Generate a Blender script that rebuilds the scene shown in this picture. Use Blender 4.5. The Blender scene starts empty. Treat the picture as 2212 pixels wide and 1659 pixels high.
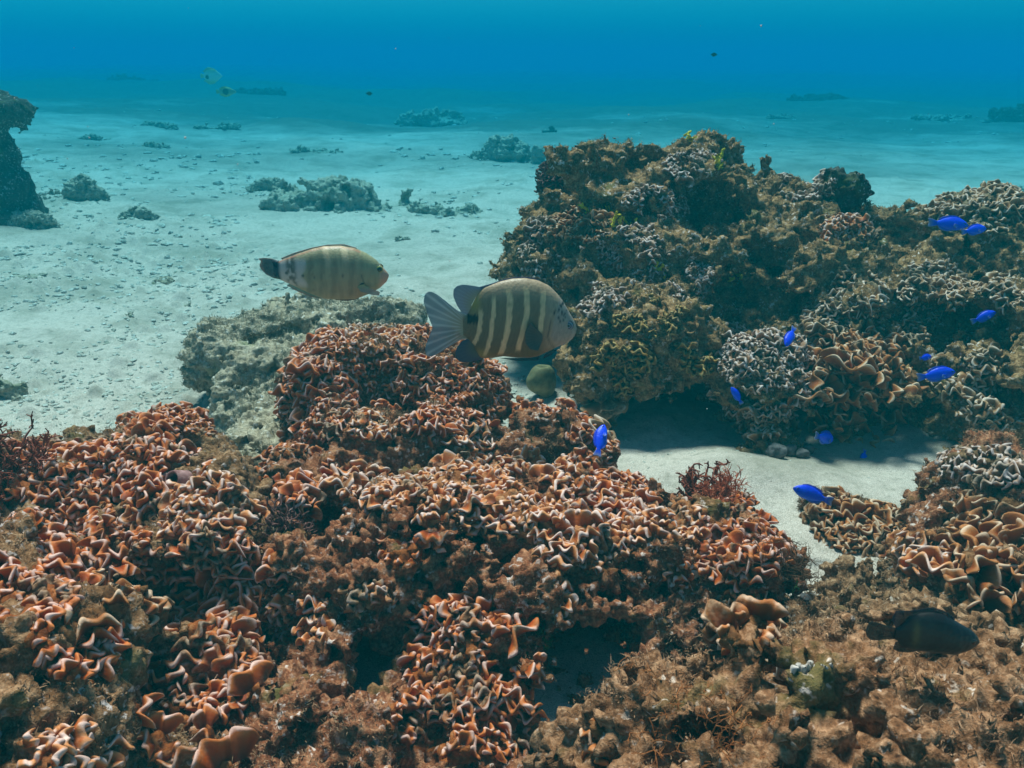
import bpy, math, random
import numpy as np
from mathutils import Vector, Matrix
from mathutils.bvhtree import BVHTree

R = math.radians
random.seed(7)
rng = np.random.default_rng(7)
scene = bpy.context.scene
COL = scene.collection

# ------------------------------------------------------------------ camera, sky, sun, exposure
CAM_H, PITCH, HFOV_T, VFOV_T = 0.62, R(20.8), 0.60, 0.45
cam_d = bpy.data.cameras.new('camera')
cam = bpy.data.objects.new('camera', cam_d)
COL.objects.link(cam)
cam.location = (0, 0, CAM_H)
cam.rotation_euler = (R(90) - PITCH, 0, 0)
cam_d.sensor_width = 36.0
cam_d.lens = 30.0
cam_d.clip_start = 0.02
cam_d.clip_end = 400.0
cam_d.dof.use_dof = True
cam_d.dof.focus_distance = 1.10
cam_d.dof.aperture_fstop = 28.0
scene.camera = cam

SUN_EL, SUN_AZ = R(67), R(-20)          # azimuth measured from +Y towards +X
w = bpy.data.worlds.new('World')
scene.world = w
w.use_nodes = True
wn = w.node_tree
sky = wn.nodes.new('ShaderNodeTexSky')
sky.sky_type = 'NISHITA'
sky.sun_disc = False
sky.sun_elevation = SUN_EL
sky.sun_rotation = SUN_AZ
wn.links.new(sky.outputs[0], wn.nodes['Background'].inputs[0])
wn.nodes['Background'].inputs[1].default_value = 0.05
sun_d = bpy.data.lights.new('sun', 'SUN')
sun_d.energy = 5.0
sun_d.angle = R(14)
sun_d.color = (1.0, 0.67, 0.55)
sun = bpy.data.objects.new('sun', sun_d)
COL.objects.link(sun)
sdir = Vector((math.sin(SUN_AZ) * math.cos(SUN_EL), math.cos(SUN_AZ) * math.cos(SUN_EL), math.sin(SUN_EL)))
sun.rotation_euler = (-sdir).to_track_quat('-Z', 'Y').to_euler()
sun.location = (0, 3, 8)
vs = scene.view_settings
vs.view_transform = 'Standard'
vs.look = 'None'
vs.exposure = 0.78
vs.gamma = 1.0
cy = scene.cycles
cy.max_bounces = 6
cy.diffuse_bounces = 1
cy.glossy_bounces = 2
cy.volume_bounces = 1
cy.transparent_max_bounces = 8
cy.use_denoising = True

# ------------------------------------------------------------------ pixel <-> world (pixels of a 2212 x 1659 view)
CP, SP = math.cos(PITCH), math.sin(PITCH)
def uv(px, py): return (px - 1106.0) / 1106.0 * HFOV_T, (829.5 - py) / 829.5 * VFOV_T
def P(px, py, Y):
    u, v = uv(px, py)
    dy = CP + v * SP
    return np.array([u * Y / dy, Y, CAM_H + Y * (-SP + v * CP) / dy])
def ray(px, py):
    u, v = uv(px, py)
    return Vector((u, CP + v * SP, -SP + v * CP)).normalized()
def G(px, py, z=0.0):
    u, v = uv(px, py)
    d = np.array([u, CP + v * SP, -SP + v * CP])
    return np.array([0, 0, CAM_H]) + d * ((z - CAM_H) / d[2])
def proj(p):
    x, y, z = p[..., 0], p[..., 1], p[..., 2] - CAM_H
    c = y * CP - z * SP
    v = (y * SP + z * CP) / c
    return 1106 + x / c / HFOV_T * 1106, 829.5 - v / VFOV_T * 829.5, c

# ------------------------------------------------------------------ noise
TAB = rng.random(64 ** 3).astype(np.float32)
def vnoise(p, f, off=0.0):
    q = p * f + off
    i = np.floor(q).astype(np.int32)
    t = (q - i).astype(np.float32)
    t = t * t * (3 - 2 * t)
    i0 = i & 63
    i1 = (i + 1) & 63
    x0, y0, z0 = i0[..., 0], i0[..., 1] * 64, i0[..., 2] * 4096
    x1, y1, z1 = i1[..., 0], i1[..., 1] * 64, i1[..., 2] * 4096
    tx, ty, tz = t[..., 0], t[..., 1], t[..., 2]
    a = TAB[x0 + y0 + z0] * (1 - tx) + TAB[x1 + y0 + z0] * tx
    b = TAB[x0 + y1 + z0] * (1 - tx) + TAB[x1 + y1 + z0] * tx
    c = TAB[x0 + y0 + z1] * (1 - tx) + TAB[x1 + y0 + z1] * tx
    d = TAB[x0 + y1 + z1] * (1 - tx) + TAB[x1 + y1 + z1] * tx
    return (a * (1 - ty) + b * ty) * (1 - tz) + (c * (1 - ty) + d * ty) * tz
def fbm(p, f, n=3, off=0.0):
    s, a, tot = 0, 1.0, 0
    for k in range(n):
        s = s + a * vnoise(p, f * 2.03 ** k, off + 7.3 * k)
        tot += a
        a *= 0.5
    return s / tot
def worley(p, f, off=0.0):
    q = p * f + off
    base = np.floor(q - 0.5).astype(np.int32)
    best = np.full(q.shape[:-1], 9.0, np.float32)
    for dx in (0, 1):
        for dy in (0, 1):
            for dz in (0, 1):
                c = base + np.array([dx, dy, dz])
                h = (c[..., 0] & 63) + (c[..., 1] & 63) * 64 + (c[..., 2] & 63) * 4096
                j = np.stack([TAB[h], TAB[(h * 7 + 131) & 262143], TAB[(h * 13 + 977) & 262143]], -1)
                d = ((c + 0.15 + 0.7 * j - q) ** 2).sum(-1)
                best = np.minimum(best, d)
    return np.sqrt(best)

# ------------------------------------------------------------------ mesh helpers
def link(o):
    COL.objects.link(o)
    return o
def mesh_np(name, V, F, mat=None, parent=None, smooth=True, attrs=None, cols=None):
    """V (n,3), F (m,3|4) -> ONE mesh object"""
    me = bpy.data.meshes.new(name)
    V = np.ascontiguousarray(V, np.float32)
    F = np.ascontiguousarray(F, np.int32)
    n, m, k = len(V), len(F), F.shape[1]
    me.vertices.add(n)
    me.vertices.foreach_set('co', V.ravel())
    me.loops.add(m * k)
    me.loops.foreach_set('vertex_index', F.ravel())
    me.polygons.add(m)
    me.polygons.foreach_set('loop_start', np.arange(0, m * k, k, dtype=np.int32))
    me.polygons.foreach_set('use_smooth', np.full(m, smooth, bool))
    me.update(calc_edges=True)
    me.validate()
    for an, av in (attrs or {}).items():
        a = me.attributes.new(an, 'FLOAT', 'POINT')
        a.data.foreach_set('value', np.ascontiguousarray(av, np.float32))
    if cols is not None:
        a = me.attributes.new('col', 'FLOAT_COLOR', 'POINT')
        c4 = np.ones((n, 4), np.float32)
        c4[:, :3] = cols
        a.data.foreach_set('color', c4.ravel())
    if mat: me.materials.append(mat)
    o = link(bpy.data.objects.new(name, me))
    if parent: o.parent = parent
    return o
def tag(o, label, cat, group=None, kind=None):
    o['label'] = label
    o['category'] = cat
    if group: o['group'] = group
    if kind: o['kind'] = kind
    return o
def recentre(o):
    """move the origin of a top-level mesh object to the bottom centre of its geometry"""
    me = o.data
    co = np.empty(len(me.vertices) * 3, np.float32)
    me.vertices.foreach_get('co', co)
    co = co.reshape(-1, 3)
    c = np.array([(co[:, 0].min() + co[:, 0].max()) / 2, (co[:, 1].min() + co[:, 1].max()) / 2, co[:, 2].min()], np.float32)
    me.vertices.foreach_set('co', (co - c).ravel())
    o.location = c
    for ch in o.children: ch.matrix_parent_inverse = Matrix.Translation(-Vector(c))
    return o
class MB:
    def __init__(s): s.v, s.f, s.n = [], [], 0
    def add(s, V, F):
        s.v.append(np.asarray(V, float)); s.f.append(np.asarray(F, int) + s.n); s.n += len(V)
    def get(s): return np.concatenate(s.v), np.concatenate(s.f)
def norm(a): return a / np.maximum(np.linalg.norm(a, axis=-1, keepdims=True), 1e-9)

# ------------------------------------------------------------------ materials
def new_mat(name, rough=0.85, spec=0.25):
    m = bpy.data.materials.new(name)
    m.use_nodes = True
    nt = m.node_tree
    b = nt.nodes['Principled BSDF']
    b.inputs['Roughness'].default_value = rough
    b.inputs['Specular IOR Level'].default_value = spec
    return m, nt, b
def nd(nt, t, **kw):
    n = nt.nodes.new(t)
    for k, v in kw.items():
        if isinstance(k, str) and hasattr(n, k): setattr(n, k, v)
        else: n.inputs[k].default_value = v
    return n
def tex_noise(nt, co, scale, detail=4, rough=0.6, off=None):
    n = nt.nodes.new('ShaderNodeTexNoise')
    n.inputs['Scale'].default_value = scale
    n.inputs['Detail'].default_value = detail
    n.inputs['Roughness'].default_value = rough
    if off is not None:
        a = nt.nodes.new('ShaderNodeVectorMath'); a.operation = 'ADD'
        a.inputs[1].default_value = (off, off * .7, off * 1.3)
        nt.links.new(co, a.inputs[0]); co = a.outputs[0]
    nt.links.new(co, n.inputs['Vector'])
    return n.outputs['Fac']
def ramp(nt, fac, stops, interp='LINEAR'):
    r = nt.nodes.new('ShaderNodeValToRGB')
    r.color_ramp.interpolation = interp
    e = r.color_ramp.elements
    while len(e) < len(stops): e.new(0.5)
    for x, (p, c) in zip(e, stops):
        x.position = p
        x.color = (*c, 1) if len(c) == 3 else c
    nt.links.new(fac, r.inputs[0])
    return r.outputs[0]
def mix(nt, fac, a, b, mode='MIX'):
    m = nt.nodes.new('ShaderNodeMix'); m.data_type = 'RGBA'; m.blend_type = mode
    for sock, val in ((0, fac), (6, a), (7, b)):
        if isinstance(val, (int, float)): m.inputs[sock].default_value = val
        elif isinstance(val, tuple): m.inputs[sock].default_value = (*val, 1)
        else: nt.links.new(val, m.inputs[sock])
    return m.outputs[2]
def bump(nt, b, h, strength, dist, prev=None):
    n = nt.nodes.new('ShaderNodeBump')
    n.inputs['Strength'].default_value = strength
    n.inputs['Distance'].default_value = dist
    nt.links.new(h, n.inputs['Height'])
    if prev is not None: nt.links.new(prev, n.inputs['Normal'])
    nt.links.new(n.outputs[0], b.inputs['Normal'])
    return n.outputs[0]
def world_pos(nt): return nt.nodes.new('ShaderNodeNewGeometry').outputs['Position']

W01 = ((0, (0, 0, 0)), (1, (1, 1, 1)))
def rock_mat(name, dark, mid, light, speck=(.62, .5, .46), green=(.10, .11, .03), red=(.20, .06, .03), off=0.0, speck_at=.66, red_at=.6):
    m, nt, b = new_mat(name, 0.95, 0.12)
    co = world_pos(nt)
    big = tex_noise(nt, co, 9, 4, .6, off)
    med = tex_noise(nt, co, 60, 5, .7, off + 3)
    fine = tex_noise(nt, co, 230, 3, .7, off + 9)
    c = ramp(nt, med, [(.36, dark), (.50, mid), (.66, light)])
    c2 = ramp(nt, fine, [(.32, tuple(x * .35 for x in dark)), (.52, mid), (.68, light)])
    c = mix(nt, .5, c, c2)
    c = mix(nt, ramp(nt, big, [(red_at, (0, 0, 0)), (red_at + .14, (.75,) * 3)]), c, red)
    g = tex_noise(nt, co, 14, 3, .6, off + 21)
    c = mix(nt, ramp(nt, g, [(.60, (0, 0, 0)), (.72, (.7,) * 3)]), c, green)
    s1 = tex_noise(nt, co, 120, 2, .6, off + 33)
    s2 = tex_noise(nt, co, 18, 2, .6, off + 40)
    sf = nt.nodes.new('ShaderNodeMath'); sf.operation = 'MULTIPLY'
    nt.links.new(ramp(nt, s1, [(speck_at - .08, (0, 0, 0)), (speck_at, (1, 1, 1))]), sf.inputs[0])
    nt.links.new(ramp(nt, s2, [(.42, (.15,) * 3), (.62, (1, 1, 1))]), sf.inputs[1])
    c = mix(nt, sf.outputs[0], c, speck)
    nt.links.new(c, b.inputs['Base Color'])
    n1 = bump(nt, b, med, .6, .006)
    bump(nt, b, fine, .8, .0025, n1)
    return m
M_fore = rock_mat('front_rock', (.030, .010, .006), (.27, .082, .034), (.70, .34, .18), speck=(.80, .60, .52), red=(.22, .05, .025), off=1)
M_left = rock_mat('mound_rock', (.040, .016, .007), (.24, .108, .045), (.58, .35, .20), off=5)
M_big = rock_mat('outcrop_rock', (.030, .014, .006), (.25, .118, .044), (.70, .41, .20), speck=(.80, .62, .54), red=(.34, .13, .05), off=11, red_at=.64)
M_pale = rock_mat('turf_rock', (.11, .075, .048), (.46, .345, .23), (.76, .62, .46), speck=(.80, .72, .64), red=(.34, .20, .12), green=(.32, .32, .17), off=17, red_at=.63)
M_rubble = rock_mat('rubble_rock', (.035, .014, .007), (.25, .115, .052), (.64, .38, .22), speck_at=.70, speck=(.74, .60, .50), red=(.34, .18, .09), off=23, red_at=.63)
M_gravel = rock_mat('gravel_rock', (.30, .25, .19), (.58, .51, .42), (.80, .74, .66), speck=(.86, .80, .72), red=(.40, .30, .20), green=(.36, .34, .24), off=27, red_at=.7)
M_far = rock_mat('far_rock', (.20, .165, .115), (.44, .37, .27), (.64, .56, .44), off=29, red_at=.8)
M_dark = rock_mat('dark_rock', (.015, .014, .012), (.055, .05, .04), (.12, .11, .09), off=31, red_at=.9)

def coral_mat(name, deep, body, pale, rim, rim_at=.80):
    m, nt, b = new_mat(name, 0.62, 0.3)
    a = nt.nodes.new('ShaderNodeAttribute'); a.attribute_name = 'rim'
    t = nt.nodes.new('ShaderNodeAttribute'); t.attribute_name = 'tone'
    co = world_pos(nt)
    n = tex_noise(nt, co, 260, 3, .6)
    mm = nt.nodes.new('ShaderNodeMath'); mm.operation = 'MULTIPLY_ADD'
    mm.inputs[1].default_value = .16
    nt.links.new(n, mm.inputs[0]); 
    mm2 = nt.nodes.new('ShaderNodeMath'); mm2.operation = 'SUBTRACT'; mm2.inputs[1].default_value = .08
    nt.links.new(a.outputs['Fac'], mm2.inputs[0]); nt.links.new(mm2.outputs[0], mm.inputs[2])
    c = ramp(nt, mm.outputs[0], [(.10, deep), (.62, body), (rim_at - .06, pale), (rim_at + .07, rim)])
    c = mix(nt, ramp(nt, t.outputs['Fac'], [(0, (0, 0, 0)), (1, (.55,) * 3)]), c, mix(nt, .5, c, deep))
    n2 = tex_noise(nt, co, 45, 3, .6, 4)
    c = mix(nt, ramp(nt, n2, [(.55, (0, 0, 0)), (.75, (.45,) * 3)]), c, deep)
    n3 = tex_noise(nt, co, 17, 4, .65, 31)
    c = mix(nt, ramp(nt, n3, [(.53, (0, 0, 0)), (.62, (.85,) * 3)]), c, mix(nt, ramp(nt, n, [(.4, (0, 0, 0)), (.6, (1, 1, 1))]), (.09, .05, .02), (.34, .21, .12)))
    nt.links.new(c, b.inputs['Base Color'])
    bump(nt, b, tex_noise(nt, co, 420, 2, .5), .35, .0012)
    return m
CM = dict(
    orange=coral_mat('orange_coral', (.13, .015, .001), (.54, .088, .006), (.72, .20, .045), (.94, .56, .46), .92),
    peach=coral_mat('peach_coral', (.18, .030, .004), (.62, .140, .022), (.80, .31, .11), (.96, .64, .54), .90),
    brown=coral_mat('brown_coral', (.08, .017, .003), (.38, .085, .013), (.55, .19, .05), (.84, .54, .36), .93),
    tan=coral_mat('tan_coral', (.08, .026, .007), (.34, .130, .042), (.54, .28, .13), (.86, .60, .46), .91),
    pale=coral_mat('pale_coral', (.10, .032, .012), (.40, .170, .080), (.60, .34, .23), (.88, .64, .56), .90),
    olive=coral_mat('olive_algae', (.06, .022, .002), (.25, .105, .012), (.38, .18, .03), (.60, .38, .13), .93),
)
def crust_mat(name, c1, c2, c3):
    m, nt, b = new_mat(name, .8, .15)
    co = world_pos(nt)
    c = ramp(nt, tex_noise(nt, co, 110, 4, .65, 2), [(.34, c1), (.54, c2), (.72, c3)])
    nt.links.new(c, b.inputs['Base Color'])
    bump(nt, b, tex_noise(nt, co, 300, 3, .6), .6, .002)
    return m
CRUST = dict(
    orange=crust_mat('orange_crust', (.11, .024, .006), (.34, .09, .018), (.52, .22, .09)),
    peach=crust_mat('peach_crust', (.16, .045, .012), (.42, .15, .05), (.62, .34, .19)),
    brown=crust_mat('brown_crust', (.07, .028, .01), (.22, .09, .03), (.36, .2, .1)),
    tan=crust_mat('tan_crust', (.06, .034, .016), (.2, .12, .06), (.36, .25, .16)),
    pale=crust_mat('pale_crust', (.035, .016, .007), (.20, .10, .042), (.46, .29, .17)),
    olive=crust_mat('olive_crust', (.05, .03, .008), (.15, .1, .03), (.28, .2, .08)),
)
def plain_mat(name, c1, c2, scale=120, rough=.7, spec=.3, bmp=.3):
    m, nt, b = new_mat(name, rough, spec)
    co = world_pos(nt)
    n = tex_noise(nt, co, scale, 4, .6)
    nt.links.new(ramp(nt, n, [(.3, c1), (.7, c2)]), b.inputs['Base Color'])
    bump(nt, b, n, bmp, .002)
    return m
M_turf = plain_mat('turf_fuzz', (.20, .09, .045), (.52, .32, .19), 40, .9, .1)
M_turf_big = plain_mat('turf_fuzz_olive', (.14, .085, .036), (.50, .34, .18), 40, .9, .1)
M_turf_pale = plain_mat('turf_fuzz_pale', (.30, .24, .16), (.70, .60, .45), 40, .9, .1)
M_redweed = plain_mat('red_weed', (.14, .022, .012), (.36, .075, .03), 90, .6, .3)
M_brightred = plain_mat('bright_red_weed', (.40, .06, .02), (.62, .15, .06), 90, .6, .3)
M_rust = plain_mat('rust_weed', (.20, .06, .015), (.50, .19, .06), 60, .7, .2)
M_brownweed = plain_mat('brown_weed', (.08, .035, .02), (.22, .11, .06), 60, .8, .15)
M_maroon = plain_mat('maroon_coral', (.09, .030, .026), (.26, .12, .10), 130, .7, .2)
M_yellow = plain_mat('yellow_sponge', (.62, .46, .02), (.88, .72, .05), 150, .7, .2)
M_sponge = plain_mat('olive_sponge', (.10, .085, .035), (.26, .215, .10), 60, .75, .2, .6)
M_white = plain_mat('white_shell', (.42, .36, .30), (.74, .68, .62), 150, .5, .4)
M_nodule = plain_mat('grey_nodule', (.05, .045, .045), (.22, .19, .18), 110, .8, .2, .6)
M_pinkball = plain_mat('pink_coralline', (.20, .07, .06), (.50, .27, .25), 140, .8, .2)
M_green = plain_mat('green_algae', (.02, .05, .012), (.10, .17, .04), 110, .8, .15)
M_hole = plain_mat('tube_dark', (.03, .02, .02), (.08, .06, .06), 80)

# sand
M_sand, nt, b = new_mat('sand', .95, .12)
co = world_pos(nt)
s_f = tex_noise(nt, co, 700, 2, .7)
s_m = tex_noise(nt, co, 70, 4, .6, 5)
s_b = tex_noise(nt, co, 5, 5, .65, 9)
c = ramp(nt, s_f, [(.30, (.27, .19, .145)), (.48, (.64, .49, .40)), (.68, (.84, .68, .58))])
c = mix(nt, ramp(nt, s_m, [(.52, (0, 0, 0)), (.72, (.6,) * 3)]), c, (.27, .22, .165))
c = mix(nt, ramp(nt, s_b, [(.46, (0, 0, 0)), (.66, (.6,) * 3)]), c, (.24, .20, .14))
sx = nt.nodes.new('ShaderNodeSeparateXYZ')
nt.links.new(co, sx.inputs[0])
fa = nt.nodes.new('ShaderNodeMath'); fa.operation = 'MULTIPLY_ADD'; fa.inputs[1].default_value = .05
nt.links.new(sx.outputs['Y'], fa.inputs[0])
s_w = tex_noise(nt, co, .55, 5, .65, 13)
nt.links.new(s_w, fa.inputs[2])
c = mix(nt, ramp(nt, fa.outputs[0], [(.66, (0, 0, 0)), (1.28, (.82,) * 3)]), c, (.07, .07, .05))  # dark far reef flat; also paints the water's distance fade into the colour
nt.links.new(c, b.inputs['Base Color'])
n1 = bump(nt, b, s_m, .5, .006)
bump(nt, b, s_f, .7, .0016, n1)

def col_mat(name, rough=.45, spec=.4, alpha=1.0, scale_bump=True):
    m, nt, b = new_mat(name, rough, spec)
    a = nt.nodes.new('ShaderNodeAttribute'); a.attribute_name = 'col'
    nt.links.new(a.outputs['Color'], b.inputs['Base Color'])
    b.inputs['Alpha'].default_value = alpha
    if scale_bump:
        v = nt.nodes.new('ShaderNodeTexVoronoi'); v.inputs['Scale'].default_value = 320
        tc = nt.nodes.new('ShaderNodeTexCoord')
        nt.links.new(tc.outputs['Object'], v.inputs['Vector'])
        bump(nt, b, v.outputs['Distance'], .22, .0012)
    return m
M_fish = col_mat('fish_skin')
M_fin = col_mat('fish_fin', .5, .3, .78, False)
M_eye, nt, b = new_mat('fish_eye', .12, .6)
a = nt.nodes.new('ShaderNodeAttribute'); a.attribute_name = 'col'
nt.links.new(a.outputs['Color'], b.inputs['Base Color'])

# ------------------------------------------------------------------ sea bed
def sand_z(x, y):
    p = np.stack([x, y, np.zeros_like(x)], -1)
    z = (vnoise(p, 1.1, 3.1) - .5) * .05 + (vnoise(p, 3.7, 9.2) - .5) * .03 + (vnoise(p, 13, 1.7) - .5) * .014
    z += (vnoise(p, 42, 4.4) - .5) * .005
    far = np.clip((y - 4) / 8, 0, 1)
    z += far * (fbm(p, .35, 3, 5.5) - .5) * .5
    z += np.clip((-x - .4 - .12 * y) * .05, 0, .25) * np.clip(y / 3, 0, 1)
    # a tongue of sand rising towards the cave
    z += .035 * np.exp(-(((x - .33) / .16) ** 2 + ((y - 1.20) / .10) ** 2))
    return z
yy = np.concatenate([np.linspace(-6, .25, 30), np.geomspace(.3, 3.5, 420), np.geomspace(3.55, 85, 180)])
uu = np.concatenate([np.linspace(-6, -1.02, 60), np.linspace(-1.0, 1.0, 520), np.linspace(1.02, 6, 60)])
YY, UU = np.meshgrid(yy, uu, indexing='ij')
XX = UU * (.75 * np.maximum(YY, .25) + .22)
ZZ = sand_z(XX, YY)
def small_lumps(x, y):
    p = np.stack([x, y, np.zeros_like(x)], -1)
    d = worley(p, 38, 2.2)
    k = np.clip(.34 - d, 0, 1) * (vnoise(p, 38, 7.7) > .25)
    k2 = np.clip(.36 - worley(p, 95, 1.1), 0, 1)
    m = np.clip((fbm(p, 2.2, 2, 8.8) - .30) * 4, .15, 1)
    k3 = np.clip(.40 - worley(p, 17, 6.2), 0, 1) * (vnoise(p, 17, 4.7) > .45)
    inner = np.clip((x + .12) * 6, 0, 1) * np.clip((1.7 - y) * 4, 0, 1)      # finer sand between the rocks
    m = m * (1 - .85 * inner)
    return (k * .030 + k3 * .055) * m + k2 * .010 * (.3 + .7 * m) + (fbm(p, 60, 2, 3.3) - .5) * .008 * m
near = (YY > .3) & (YY < 5)
ZZ = ZZ + np.where(near, small_lumps(XX, YY), 0)
ny, nu = len(yy), len(uu)
ii = np.arange(ny * nu).reshape(ny, nu)
F = np.stack([ii[:-1, :-1], ii[:-1, 1:], ii[1:, 1:], ii[1:, :-1]], -1).reshape(-1, 4)
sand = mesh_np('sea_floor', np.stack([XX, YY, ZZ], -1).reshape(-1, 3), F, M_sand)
sand['kind'] = 'structure'
sand['label'] = 'pale rubbly sand sea floor reaching into the blue'

# ------------------------------------------------------------------ rocks: signed distance field -> surface nets
def surface_nets(d, o, h):
    ins = d < 0
    s = [slice(None, -1), slice(1, None)]
    corners = [(i, j, k) for i in (0, 1) for j in (0, 1) for k in (0, 1)]
    cnt = sum(ins[s[i], s[j], s[k]].astype(np.int8) for i, j, k in corners)
    act = np.argwhere((cnt > 0) & (cnt < 8))
    vals = np.stack([d[act[:, 0] + i, act[:, 1] + j, act[:, 2] + k] for i, j, k in corners], 1)
    C = np.array(corners, np.float32)
    pos = np.zeros((len(act), 3), np.float32); n = np.zeros(len(act), np.float32)
    for a in range(8):
        for b2 in range(a + 1, 8):
            if np.abs(C[a] - C[b2]).sum() != 1: continue
            va, vb = vals[:, a], vals[:, b2]
            sc = (va < 0) != (vb < 0)
            t = np.where(sc, va / np.where(sc, va - vb, 1), 0)
            pos += np.where(sc[:, None], C[a] + t[:, None] * (C[b2] - C[a]), 0)
            n += sc
    V = (act + pos / n[:, None]) * h + o
    idx = np.full(cnt.shape, -1, np.int32)
    idx[act[:, 0], act[:, 1], act[:, 2]] = np.arange(len(act))
    Fs = []
    for ax in range(3):
        b_, c_ = (ax + 1) % 3, (ax + 2) % 3
        lo = [slice(None)] * 3; hi = [slice(None)] * 3
        lo[ax] = slice(None, -1); hi[ax] = slice(1, None)
        e = np.argwhere(ins[tuple(lo)] != ins[tuple(hi)])
        ok = (e[:, b_] > 0) & (e[:, c_] > 0) & (e[:, b_] < idx.shape[b_]) & (e[:, c_] < idx.shape[c_])
        e = e[ok]
        up = ins[tuple(lo)][e[:, 0], e[:, 1], e[:, 2]]
        q = []
        for db, dc in ((1, 1), (0, 1), (0, 0), (1, 0)):
            k = e.copy(); k[:, b_] -= db; k[:, c_] -= dc
            q.append(idx[k[:, 0], k[:, 1], k[:, 2]])
        q = np.stack(q, 1)
        q[~up] = q[~up][:, ::-1]
        Fs.append(q)
    F = np.concatenate(Fs)
    return V, F[(F >= 0).all(1)]
def vert_normals(V, F):
    n = np.cross(V[F[:, 2]] - V[F[:, 0]], V[F[:, 3]] - V[F[:, 1]])
    N = np.zeros_like(V)
    for k in range(F.shape[1]):
        for ax in range(3): N[:, ax] += np.bincount(F[:, k], n[:, ax], len(V))
    return norm(N)
def sdf_rock(ells, h, amp=1.0, cuts=(), k=.035, fine=1.0, seed=0.0, scale=1.0, zmin=-.12):
    """ells: world (cx,cy,cz,rx,ry,rz)"""
    E = np.array(ells, float)
    pad = .05 * amp * scale + 3 * h
    lo = (E[:, :3] - E[:, 3:]).min(0) - pad
    hi = (E[:, :3] + E[:, 3:]).max(0) + pad
    lo[2] = max(lo[2], zmin - 3 * h)
    n = np.ceil((hi - lo) / h).astype(int) + 1
    ax = [(lo[i] + np.arange(n[i]) * h).astype(np.float32) for i in range(3)]
    X, Y, Z = np.meshgrid(*ax, indexing='ij')
    d = np.full(X.shape, 9.0, np.float32)
    def ell(e):
        q0, q1, q2 = (X - e[0]) / e[3], (Y - e[1]) / e[4], (Z - e[2]) / e[5]
        k0 = np.sqrt(q0 * q0 + q1 * q1 + q2 * q2)
        k1 = np.sqrt((q0 / e[3]) ** 2 + (q1 / e[4]) ** 2 + (q2 / e[5]) ** 2) + 1e-6
        return (k0 * (k0 - 1) / k1).astype(np.float32)
    for e in E:
        b_ = ell(e)
        hh = np.clip(.5 + .5 * (d - b_) / k, 0, 1)
        d = d * (1 - hh) + b_ * hh - k * hh * (1 - hh)
    for e in cuts:
        d = np.maximum(d, -ell(e))
    band = np.abs(d) < .05 * amp * scale + 2 * h
    p = np.stack([X[band], Y[band], Z[band]], -1) / scale
    dd = (fbm(p, 7, 2, seed) - .5) * -.060
    w1 = worley(p, 14, seed + 1.3)
    dd += (w1 - .45) * .034
    w2 = worley(p, 33, seed + 4.1)
    dd += (w2 - .45) * .030
    pit = vnoise(p, 30, seed + 2.2)
    dd += np.clip(pit - .62, 0, 1) * .14 + np.clip(vnoise(p, 62, seed + 5.2) - .60, 0, 1) * .12
    dd += np.clip(vnoise(p, 15, seed + 9.1) - .64, 0, 1) * .22
    d[band] += dd * amp * scale
    d = np.maximum(d, zmin - Z)
    d[0] = d[-1] = 1; d[:, 0] = d[:, -1] = 1; d[:, :, 0] = d[:, :, -1] = 1
    V, F = surface_nets(d, lo.astype(np.float32), h)
    N = vert_normals(V, F)
    q = V / scale
    disp = (.42 - worley(q, 85, seed + 6.6)) * .0110 + (vnoise(q, 150, seed) - .5) * .0080 + (vnoise(q, 320, seed + 3) - .5) * .0040
    V = V + N * (disp * fine * scale)[:, None]
    return V, F, vert_normals(V, F)

ROCKS = []
def make_turf(name, V, N, n, mat, parent, length=.006, width=.0004, dens=.48, seed=0.0):
    f = vnoise(V, 13, seed + 8.8)
    ok = np.where((f > dens) & (N[:, 2] > -.3))[0]
    if len(ok) == 0: return
    c = rng.choice(ok, n)
    pos = V[c] + rng.normal(0, .0015, (n, 3))
    d = norm(N[c] * .8 + rng.normal(0, .6, (n, 3)) + np.array([0, 0, .25]))
    side = norm(np.cross(d, rng.normal(0, 1, (n, 3))))
    L = length * rng.uniform(.35, 1.25, n)[:, None] * np.clip((f[c] - dens) * 8, .35, 1)[:, None]
    mid = pos + d * L * .55
    tip = pos + norm(d + rng.normal(0, .45, (n, 3))) * L
    w_ = width * rng.uniform(.6, 1.4, n)[:, None]
    VV = np.stack([pos - side * w_, pos + side * w_, mid + side * w_ * .7, mid - side * w_ * .7, tip, tip + side * w_ * .2], 1).reshape(-1, 3)
    b_ = (np.arange(n) * 6)[:, None]
    FF = np.concatenate([b_ + np.array([[0, 1, 2, 3]]), b_ + np.array([[3, 2, 5, 4]])])
    o = mesh_np('turf_algae', VV, FF, mat, parent, True)
    o['kind'] = 'stuff'
    return o
def rock(name, label, cat, ells, h, mat, turf=None, group=None, pix=True, cuts=(), **kw):
    E = [(*P(e[0], e[1], e[2]), *e[3:]) for e in ells] if pix else ells
    C = [(*P(e[0], e[1], e[2]), *e[3:]) for e in cuts]
    V, F, N = sdf_rock(E, h, cuts=C, **kw)
    o = mesh_np(name, V, F, mat)
    tag(o, label, cat, group)
    if turf: make_turf('turf', V, N, turf[0], turf[1], o, *turf[2:])
    ROCKS.append((o, V, F, N))
    return o

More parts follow.
